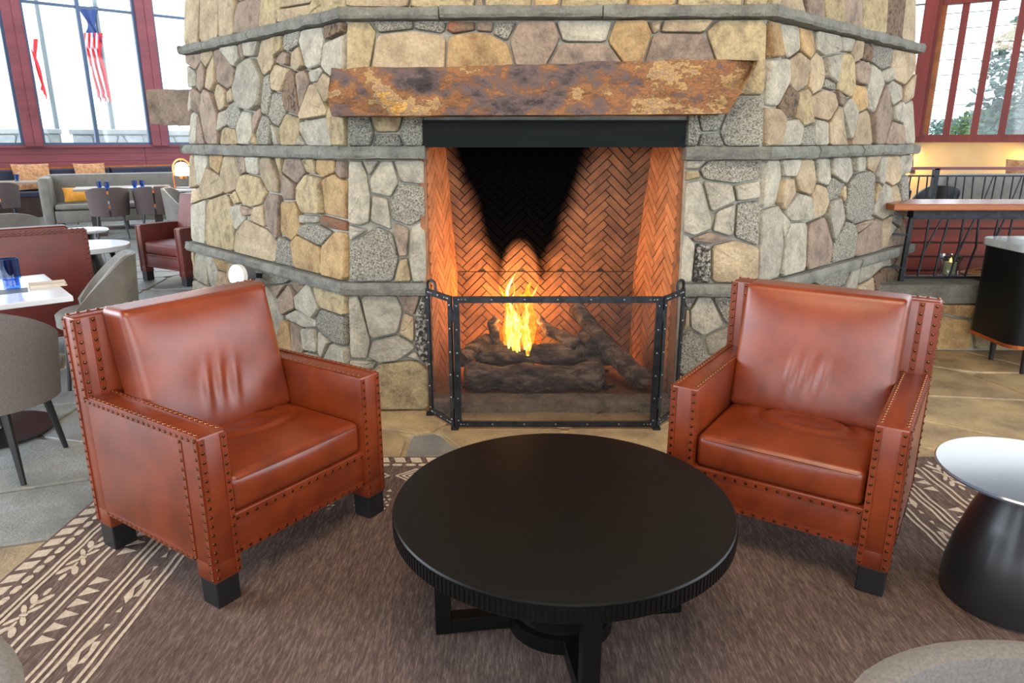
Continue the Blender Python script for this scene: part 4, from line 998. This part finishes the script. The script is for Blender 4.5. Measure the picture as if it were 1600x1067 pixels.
for (x, lb) in ((218,'left blue tumbler on the far table beneath the window'), (224,'right blue tumbler on the far table beneath the window')):
    p = gz(x, 276, .755); p = Vector((-7.75+(.12 if x > 220 else 0), 14.98, 0)); tumbler((p.x, p.y, .757), lb, 'blue tumblers in the dining room', 1.1)
# glowing table lamp
lp = thing('table_lamp', 'copper arched table lamp with a glowing rounded shade', 'lamp', (-5.22, 11.55, .757))
arch = [(-.145,0,0), (-.145,0,.30)]+[(-.145*math.cos(q), 0, .30+.155*math.sin(q)) for q in [math.pi*i/14 for i in range(1,14)]]+[(.145,0,.30),(.145,0,0)]
MB().tube(arch, .012, 8).build('arch_frame', 'copper', lp, smooth=True)
MB().tube([(0,0,.455),(0,0,.40)], .008, 8).build('hanger', 'copper', lp)
MB().lathe([(0,.20),(.102,.20),(.108,.215),(.106,.31),(.092,.36),(.062,.392),(0,.405)], 28).build('shade', 'lamp_glow', lp, smooth=True)
MB().lathe([(0,.155),(.06,.155),(.06,.195),(0,.195)], 20).build('socket', 'copper', lp, smooth=True); MB().box((-.16,-.05,0),(.16,.05,.012)).build('base', 'dark_wood', lp)
l = bpy.data.lights.new('lamp_light', 'POINT'); l.energy = 6; l.color = (1,.75,.45); l.shadow_soft_size = .08; o = bpy.data.objects.new('lamp_light', l); COL.objects.link(o); o.parent = lp; o.location = (0,-.16,.30)

# ------------------------------------------------------------------ outside, left
og = MB().box((-60, 16, -.4), (60, 120, -.1)); 
g_ = MB().add([(-90,19,-.35),(-6,24,-.35),(90,24,-.35),(90,140,-.35),(-90,140,-.35)], [(0,1,2,3,4)]).build('outside_ground', 'outside_ground'); tag(g_, 'pale paved terrace outside the windows', None, None, 'structure')
def parapet(x0, x1, y0, y1, Y, label):
    a, b = gY(x0, y0, Y), gY(x1, y1, Y)
    t = thing('parapet_wall', label, 'wall', ((a.x+b.x)/2, Y, -.35)); hx = (b.x-a.x)/2; ht = a.z+.35
    MB().box((-hx, 0, 0), (hx, .5, ht-.16)).build('core', 'parapet_stone', t); MB().box((-hx-.06, -.1, ht-.16), (hx+.06, .6, ht)).build('coping', 'parapet_stone', t, bevel=.02, seg=1)
    rn = random.Random(int(x0)); sd = []; x = -hx+.2
    while x < hx: 
        for z in (.35, .95, 1.55): sd.append((x+rn.uniform(-.15,.15), z+rn.uniform(-.15,.15), .6, .5, 0))
        x += .68
    for poly, s_ in cells(sd, [(-hx,0),(hx,0),(hx,ht-.17),(-hx,ht-.17)], .02)[:60]:
        m_ = stone(poly, lambda u, v, h: Vector((u, -h, v)), .05, rough=.03)
        if m_: m_.build('stone', 'parapet_stone', t, origin=center(m_))
parapet(-40, 80, 201, 226, 24, 'pale stone parapet outside, left of the gap between the flagpoles')
parapet(112, 226, 202, 226, 24, 'pale stone parapet outside between the flagpoles and the window post')
parapet(258, 330, 204, 226, 24.5, 'pale stone parapet outside next to the fireplace edge')
def flagpole(px_, label):
    p = gY(px_, 222, 26); t = thing('flagpole', label, 'flagpole', (p.x, 26, -.35))
    MB().tube([(0,0,0),(0,0,9.5)], [.085,.06], 14).build('pole', 'pole_grey', t, smooth=True); MB().lathe([(.2,0),(.2,.1),(.12,.2)], 16).build('base', 'pole_grey', t); return p
p = flagpole(93, 'grey flagpole outside carrying the red and white flag'); q = flagpole(180, 'grey flagpole outside carrying the striped flag')
def cloth(x0, x1, z0, z1, amp, sh=0):
    def f(u, v):
        x = x0+(x1-x0)*u+sh*(1-v)+.10*math.sin(v*5+u*2); return Vector((x, amp*math.sin(u*11+v*3), z0+(z1-z0)*v-.35*u*(1-v)))
    mb = MB(); n, m = 14, 12; V = [f(i/n, j/m) for j in range(m+1) for i in range(n+1)]; V2 = [v+Vector((0,.012,0)) for v in V]; K = len(V)
    Fc = [(j*(n+1)+i, j*(n+1)+i+1, (j+1)*(n+1)+i+1, (j+1)*(n+1)+i) for j in range(m) for i in range(n)]
    return mb.add(V+V2, Fc+[tuple(K+i for i in f_)[::-1] for f_ in Fc])
a, b = gY(75, 150, 26), gY(75, 62, 26); fg = thing('flag', 'red and white flag hanging limp from the left flagpole', 'flag', (p.x, 25.8, a.z)); hh = b.z-a.z
cloth(-.75, -.52, -.1, hh*.95, .07, -.10).build('red_band', 'flag_red', fg, smooth=True); cloth(-.52, -.2, 0, hh, .07, -.06).build('white_band', 'flag_white', fg, smooth=True); cloth(-.2, -.12, .2, hh, .04, -.03).build('red_band', 'flag_red', fg, smooth=True)
a, b = gY(170, 145, 26), gY(170, 12, 26); fg = thing('flag', 'striped flag with a blue corner hanging limp from the right flagpole', 'flag', (q.x, 25.8, a.z)); hh = b.z-a.z
for i in range(6): cloth(-.38+.085*i, -.38+.085*(i+1), .0 if i else .15, hh*.70, .05, -.05).build('stripe', 'flag_red' if i % 2 else 'flag_white', fg, smooth=True)
cloth(-.36, .12, hh*.70, hh, .05).build('canton', 'flag_blue', fg, smooth=True)

# ================================================================== RIGHT SIDE
# window wall beyond the bar
RY = 13.5; rp = gY(1461, 218, RY); RWP = Vector((rp.x, rp.y, 0)); RM, RD, RN = frame(RWP, (.84, -.54, 0)); RRZ = math.atan2(RD.y, RD.x)
def ru(x, y):
    p = gplane(x, y, RWP, RN); return (p-RWP).dot(RD), p.z
RS = 1.50
wr = thing('wall_right', 'ochre plastered wall under the red-framed window', None, RWP, RRZ, None, 'structure')
wb((-6,-.2,0), (7,0,RS-.03)).build('plaster', 'ochre_wall', wr)
w2 = thing('window_2', 'tall window with red wooden frame and thin glazing bars', None, RWP, RRZ, None, 'structure')
wb((-6,-.1,RS-.04), (7,.08,RS+.09)).build('sill', 'red_wood', w2)
u_a, u_b = ru(1421,214)[0], ru(1443,214)[0]
wb((u_a-.05,-.12,RS+.05), (u_a+.16,.14,5.2)).build('post', 'red_wood', w2); wb((u_a+.16,-.12,RS+.05), (u_b-.02,.09,5.2)).build('post', 'red_wood', w2)
ms = [ru(x, 210)[0] for x in (1478, 1521, 1564)]; ms.append(ms[-1]+(ms[-1]-ms[-2])*1.05); wd = .11
top = ru(1500, 6)[1]
for i, u in enumerate(ms): wb((u-wd/2,-.08,RS+.09), (u+wd/2,.05+.02*(i % 2),top)).build('mullion', 'red_wood', w2)
wb((u_b-.02,-.06,RS+.09), (u_b+.07,.04,5.2)).build('window_frame', 'counter_wood', w2)
wb((u_b,-.08,top), (ms[-1]+2,.07,top+.14)).build('transom', 'red_wood', w2)
edges = [u_b+.07]+ms
for a, b in zip(edges, edges[1:]):
    wb((a,-.02,RS+.09), (b,-.012,top)).build('pane', 'glass', w2)
    for i in range(1, 9): z = RS+.09+(top-RS-.09)*i/8.6; wb((a,-.012,z), (b,.006,z+.012)).build('glazing_bar', 'pole_grey', w2)
wb((u_a-2.5,-.02,RS+.09), (u_a-.05,-.012,5.2)).build('pane', 'glass', w2)
for i in range(4): wb((u_a-2.5,-.012,RS+.7+i*.8), (u_a-.05,.01,RS+.73+i*.8)).build('glazing_bar', 'pole_grey', w2)
# wall lamp glow beside the fireplace edge
for (px_, lb) in ((1419, 'gooseneck wall lamp glowing on the ochre wall beside the fireplace edge'), (1612, 'wall lamp glowing on the ochre wall past the right picture edge')):
    q = gplane(px_, 246, RWP+RN*.0, RN); wlp = thing('wall_lamp', lb, 'lamp', (q.x, q.y, q.z), RRZ)
    MB().tube([(.10,-.02,-.22),(.10,-.16,-.05),(.09,-.2,.06),(.05,-.2,.11),(0,-.2,.08)], .010, 8).build('gooseneck', 'iron', wlp, smooth=True); MB().lathe([(0,.08),(.03,.07),(.08,.0),(.075,.0),(.028,.06),(0,.07)], 20, (0,-.2,0)).build('shade', 'iron', wlp, smooth=True)
    MB().lathe([(0,-.03),(.03,-.01),(.03,.03),(0,.045)], 14, (0,-.2,0)).build('bulb', 'lamp_glow', wlp, smooth=True); MB().box((.06,-.03,-.28),(.14,0,-.18)).build('backplate', 'iron', wlp)
    l = bpy.data.lights.new('wall_lamp_light', 'POINT'); l.energy = 13; l.color = (1,.62,.2); l.shadow_soft_size = .05; o = bpy.data.objects.new('wall_lamp_light', l); COL.objects.link(o); o.parent = wlp; o.location = (0,-.24,-.07)
# low stone wall with cap, twig railing and bar ledge
LY = 5.05
lw = thing('low_wall', 'low stone wall with a grey stone cap to the right of the fireplace', 'wall', (4.2, LY, 0))
X0, X1 = 2.62-4.2, 7.0-4.2
MB().box((X0, 0, 0), (X1, .3, .36)).build('core', 'mortar', lw); MB().box((X0, -.05, .36), (X1, .36, .50)).build('cap', 'band_stone', lw, bevel=.01, seg=1)
sd = []; rn = random.Random(8); x = X0+.15
for (px_, py_, w, h) in ((1420,500,.45,.2),(1500,482,.3,.16),(1478,515,.42,.28),(1540,500,.25,.4)):
    p = gY(px_, py_, LY); sd.append((p.x-4.2, min(max(p.z,.05),.33), w, h, random.choice('yo')))
x = sd[-1][0]+.35
while x < X1: sd += [(x, .11+rn.uniform(-.03,.03), rn.uniform(.3,.5), .2, rn.choice('ypt')), (x+.12, .27, rn.uniform(.25,.45), .18, rn.choice('oyp'))]; x += .42
for poly, s_ in cells(sd, [(X0,0),(X1,0),(X1,.36),(X0,.36)], .008):
    m_ = stone(poly, lambda u, v, h: Vector((u, -h, v)), .03, rough=.016)
    if m_: m_.build('stone', 'stone_'+s_[4], lw, origin=center(m_))
rl_ = thing('twig_railing', 'black iron railing of crossing twig bars on the low stone wall', 'railing', (4.2, LY+.10, .50))
xl = gY(1408, 430, LY+.1).x-4.2; zt = gY(1480, 340, LY+.1).z-.5
MB().bar((xl, 0, zt), (X1, 0, zt), .03, .022).build('top_rail', 'iron', rl_); MB().bar((xl, 0, .03), (X1, 0, .03), .025, .02).build('bottom_rail', 'iron', rl_)
MB().bar((xl, 0, 0), (xl+.012, 0, zt), .028).build('end_post', 'iron', rl_)
for z in (.1, .34): MB().bar((xl-.22, .1, z), (xl, 0, z), .014).build('wall_tie', 'iron', rl_)
x = xl+.12; i = 0
while x < X1:
    MB().tube([(x+rn.uniform(-.01,.01), 0, .03), (x+.03+rn.uniform(-.015,.015), 0, zt*.55), (x+rn.uniform(.02,.05), 0, zt)], .0085, 6).build('twig_bar', 'iron', rl_, smooth=True)
    if i % 2 == 0: MB().tube([(x+.02, .008, zt*rn.uniform(.15,.45)), (x+rn.choice((-.06,.12,.10)), .008, zt)], .007, 6).build('twig_branch', 'iron', rl_, smooth=True)
    x += .118; i += 1
ld = thing('bar_ledge', 'orange-brown wooden drinks ledge above the twig railing', 'ledge', (4.2, LY, 0))
lx0 = gY(1398, 322, LY-.1).x-4.2; zl = gY(1480, 327, LY-.1).z
MB().box((lx0, -.10, zl-.01), (X1, .34, zl+.035)).build('plank', 'counter_wood', ld, bevel=.008)
for x in (xl+.02, .2, 1.5): MB().box((x, .08, .96), (x+.03, .12, zl)).build('bracket', 'iron', ld)
MB().box((xl, .06, zl-.075), (X1, .14, zl-.01)).build('under_rail', 'iron', ld)
# glass candle holder on the cap
cp = gY(1480, 433, LY+.28); cd = thing('candle_holder', 'glass candle holder with a cream pillar candle behind the twig railing', 'candle', (cp.x, LY+.27, .50))
MB().lathe([(.07,0),(.075,.01),(.068,.02),(.062,.10),(.085,.165),(.081,.165),(.058,.10),(.062,.024),(0,.02)], 28).build('glass', 'clear_glass', cd, smooth=True); MB().lathe([(0,.022),(.042,.022),(.042,.112),(.03,.116),(0,.108)], 24).build('candle', 'candle_wax', cd, smooth=True)
MB().tube([(0,0,.108),(0,0,.125),(0,0,.15)], [.006,.009,.001], 8).build('flame', 'candle_flame', cd, smooth=True)
bp_ = gY(1525, 436, LY+.28); bk = thing('wicker_tray', 'small wicker tray beside the candle holder', 'tray', (bp_.x, LY+.26, .50))
MB().lathe([(0,0),(.10,0),(.125,.03),(.12,.035),(.10,.01),(0,.01)], 24).build('bowl', 'wicker', bk, smooth=True); MB().tube([(-.11,0,.03),(-.05,.0,.06),(.02,0,.07)], .006, 6).build('handle', 'wicker', bk, smooth=True)
# red plank partition behind the railing
pw = thing('plank_partition', 'red-brown horizontal plank partition behind the twig railing', 'partition', (5.0, 6.15, 0))
MB().box((-2.1, .03, 0), (3.0, .09, .90)).build('backing', 'dark_wood', pw)
for i in range(7): z = .04+.122*i; MB().box((-2.1, 0, z), (3.0, .03, z+.108)).build('plank', 'plank_red', pw, bevel=.003, seg=1)
MB().box((-2.1,-.06,.90),(3.0,.16,.94)).build('cap', 'counter_wood', pw, bevel=.004)
# second railing and lounge seats behind
r2 = thing('iron_railing', 'far black iron railing with a purple-brown handrail in front of the grey booth', 'railing', (6.2, 8.9, 0))
zt2 = gY(1500, 263, 8.9).z; xa, xb = -2.6, 4.2
MB().bar((xa,0,zt2),(xb,0,zt2),.06,.035).build('handrail', 'maroon_wood', r2); MB().bar((xa,0,zt2-.09),(xb,0,zt2-.09),.02,.02).build('top_rail', 'iron', r2); MB().bar((xa,0,.15),(xb,0,.15),.02,.02).build('bottom_rail', 'iron', r2)
pxx = gY(1459, 290, 8.9).x-6.2
for x in (xa, pxx, xb): MB().box((x-.03,-.03,0),(x+.03,.03,zt2)).build('post', 'iron', r2)
x = xa+.1; i = 0
while x < xb:
    MB().tube([(x,0,.15),(x+.02,0,.6),(x+rn.uniform(-.02,.03),0,zt2-.09)], .009, 6).build('twig_bar', 'iron', r2, smooth=True)
    if i % 3 == 0: MB().tube([(x,.01,.55),(x+rn.choice((-.1,.12)),.01,zt2-.09)], .008, 6).build('twig_branch', 'iron', r2, smooth=True)
    x += .115; i += 1
bo = thing('booth', 'long charcoal-grey booth seat behind the far iron railing', 'sofa', (7.55, 9.75, 0)); bx0 = gY(1477, 290, 9.6).x-7.55; zb_ = gY(1520, 272, 9.6).z
MB().rbox((bx0,-.15,.1),(2.6,.12,zb_),.07,(16,6,10)).build('back', 'taupe_leather', bo, smooth=True); MB().rbox((bx0,.1,.1),(2.6,.6,.45),.05,(14,8,6)).build('seat', 'taupe_leather', bo, smooth=True); MB().box((bx0+.05,-.1,0),(2.5,.55,.1)).build('plinth', 'dark_leg', bo)
mat('black_leather', (30,30,34), rough=.45)
q = gY(1447, 300, 10.2); tub_chair('tub_chair', 'black tub chair between the fireplace edge and the far railing post', 'chair', (q.x-.3, 10.75, 0), math.radians(20), 'black_leather', r=.36, ztop=1.02, seat=.5, drop=.4)
q = gY(1460, 300, 9.4); tub_chair('tub_chair', 'small black chair beside the grey booth end', 'chair', (q.x, 9.4, 0), math.radians(-60), 'black_leather', r=.26, ztop=.92, seat=.5, drop=.5)
q = gY(1570, 270, 10.6); bs = wb((-.5,-.02,0),(.5,.3,.45)); 
pillow((q.x, 10.05, .98), 0, .7, .5, 'tan pillow standing behind the grey booth', 'cushion_tan', -.1)
# sideboard
sb = thing('sideboard', 'dark rounded sideboard with fluted glass door and pale stone top at the right edge', 'sideboard', (3.24, 4.42, 0))
Wd_, Dp, Zb, Zt = 1.5, .5, .20, .81
def rprof(x0, x1, y0, y1, r):
    P_ = []
    for (cx, cy, a0) in ((x1-r, y0+r, -90), (x1-r, y1-r, 0), (x0+r, y1-r, 90), (x0+r, y0+r, 180)):
        P_ += [(cx+r*math.cos(math.radians(a0+15*i)), cy+r*math.sin(math.radians(a0+15*i))) for i in range(7)]
    return P_
V3 = lambda u, v, h: Vector((u, v, h))
MB().prism(rprof(0, Wd_, 0, Dp, .10), V3, Zb, Zt).build('body', 'black_wood', sb, smooth=True); MB().prism(rprof(-.015, Wd_+.015, -.015, Dp+.015, .11), V3, Zt, Zt+.05).build('top', 'marble_top', sb, bevel=.006); MB().prism(rprof(-.004, Wd_, -.004, Dp, .10), V3, Zb-.012, Zb+.012).build('bottom_trim', 'copper', sb)
MB().box((.11,-.012,Zb+.05),(.145,.005,Zt-.03)).build('stile', 'black_wood', sb)
dr = MB().box((.15,-.010,Zb+.05),(1.11,.0,Zt-.03)).build('door', 'fluted_glass', sb); ft = MB()
for i in range(60): x = .158+i*.0158; ft.tube([(x,-.012,Zb+.055),(x,-.012,Zt-.035)], .007, 6)
tag(ft.build('flutes', 'fluted_glass', dr, smooth=True), kind='stuff')
for x in (.16, Wd_-.2):
    for y in (.08, Dp-.1): MB().tube([(x,y,Zb),(x,y,0)], [.024,.015], 10).build('leg', 'dark_leg', sb, smooth=True)

# ------------------------------------------------------------------ outside, right
def tree(px_, Y, zc, rx, rz_, n, label, material, seed, trunk=True):
    p = gY(px_, 200, Y); t = thing('tree', label, 'tree', (p.x, Y, -.35), 0, 'trees outside the right window'); rn = random.Random(seed)
    mb = MB()
    for i in range(n):
        while True:
            a = Vector((rn.uniform(-1,1), rn.uniform(-1,1), rn.uniform(-1,1)))
            if a.length < 1: break
        c = Vector((a.x*rx, a.y*rx*.7, zc+a.z*rz_)); s = rn.uniform(.10,.26)
        for k in range(3):
            d = Vector((rn.uniform(-1,1), rn.uniform(-1,1), rn.uniform(-.4,1))).normalized(); e = d.orthogonal().normalized()*s*.4
            mb.add([c, c+d*s+e, c+d*s*1.7, c+d*s-e], [(0,1,2,3)])
    tag(mb.build('foliage', material, t), kind='stuff')
    if trunk: MB().tube([(0,0,0),(.1,0,zc*.5),(0,.1,zc+rz_*.4)], [.2,.13,.05], 8).build('trunk', 'trunk', t, smooth=True)
tree(1590, 26, 3.6, 1.5, 2.6, 700, 'tall loose pine outside at the right end of the red-framed window', 'foliage_blue', 1)
tree(1565, 30, 2.2, 1.7, 1.0, 500, 'bright green bush outside behind the right window panes', 'foliage', 2)
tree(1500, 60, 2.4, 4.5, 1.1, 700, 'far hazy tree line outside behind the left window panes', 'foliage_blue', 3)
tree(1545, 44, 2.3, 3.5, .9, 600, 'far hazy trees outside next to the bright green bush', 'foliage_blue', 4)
pt = thing('garden_wall', 'low tan stone wall outside the red-framed window', 'wall', (13.0, 21.5, -.35))
MB().box((-6,0,0),(8,.4,1.75)).build('core', 'stone_t', pt); MB().box((-6.05,-.05,1.75),(8.05,.45,1.95)).build('coping', 'stone_o', pt, bevel=.02, seg=1)
print('OBJECTS', len(bpy.data.objects))
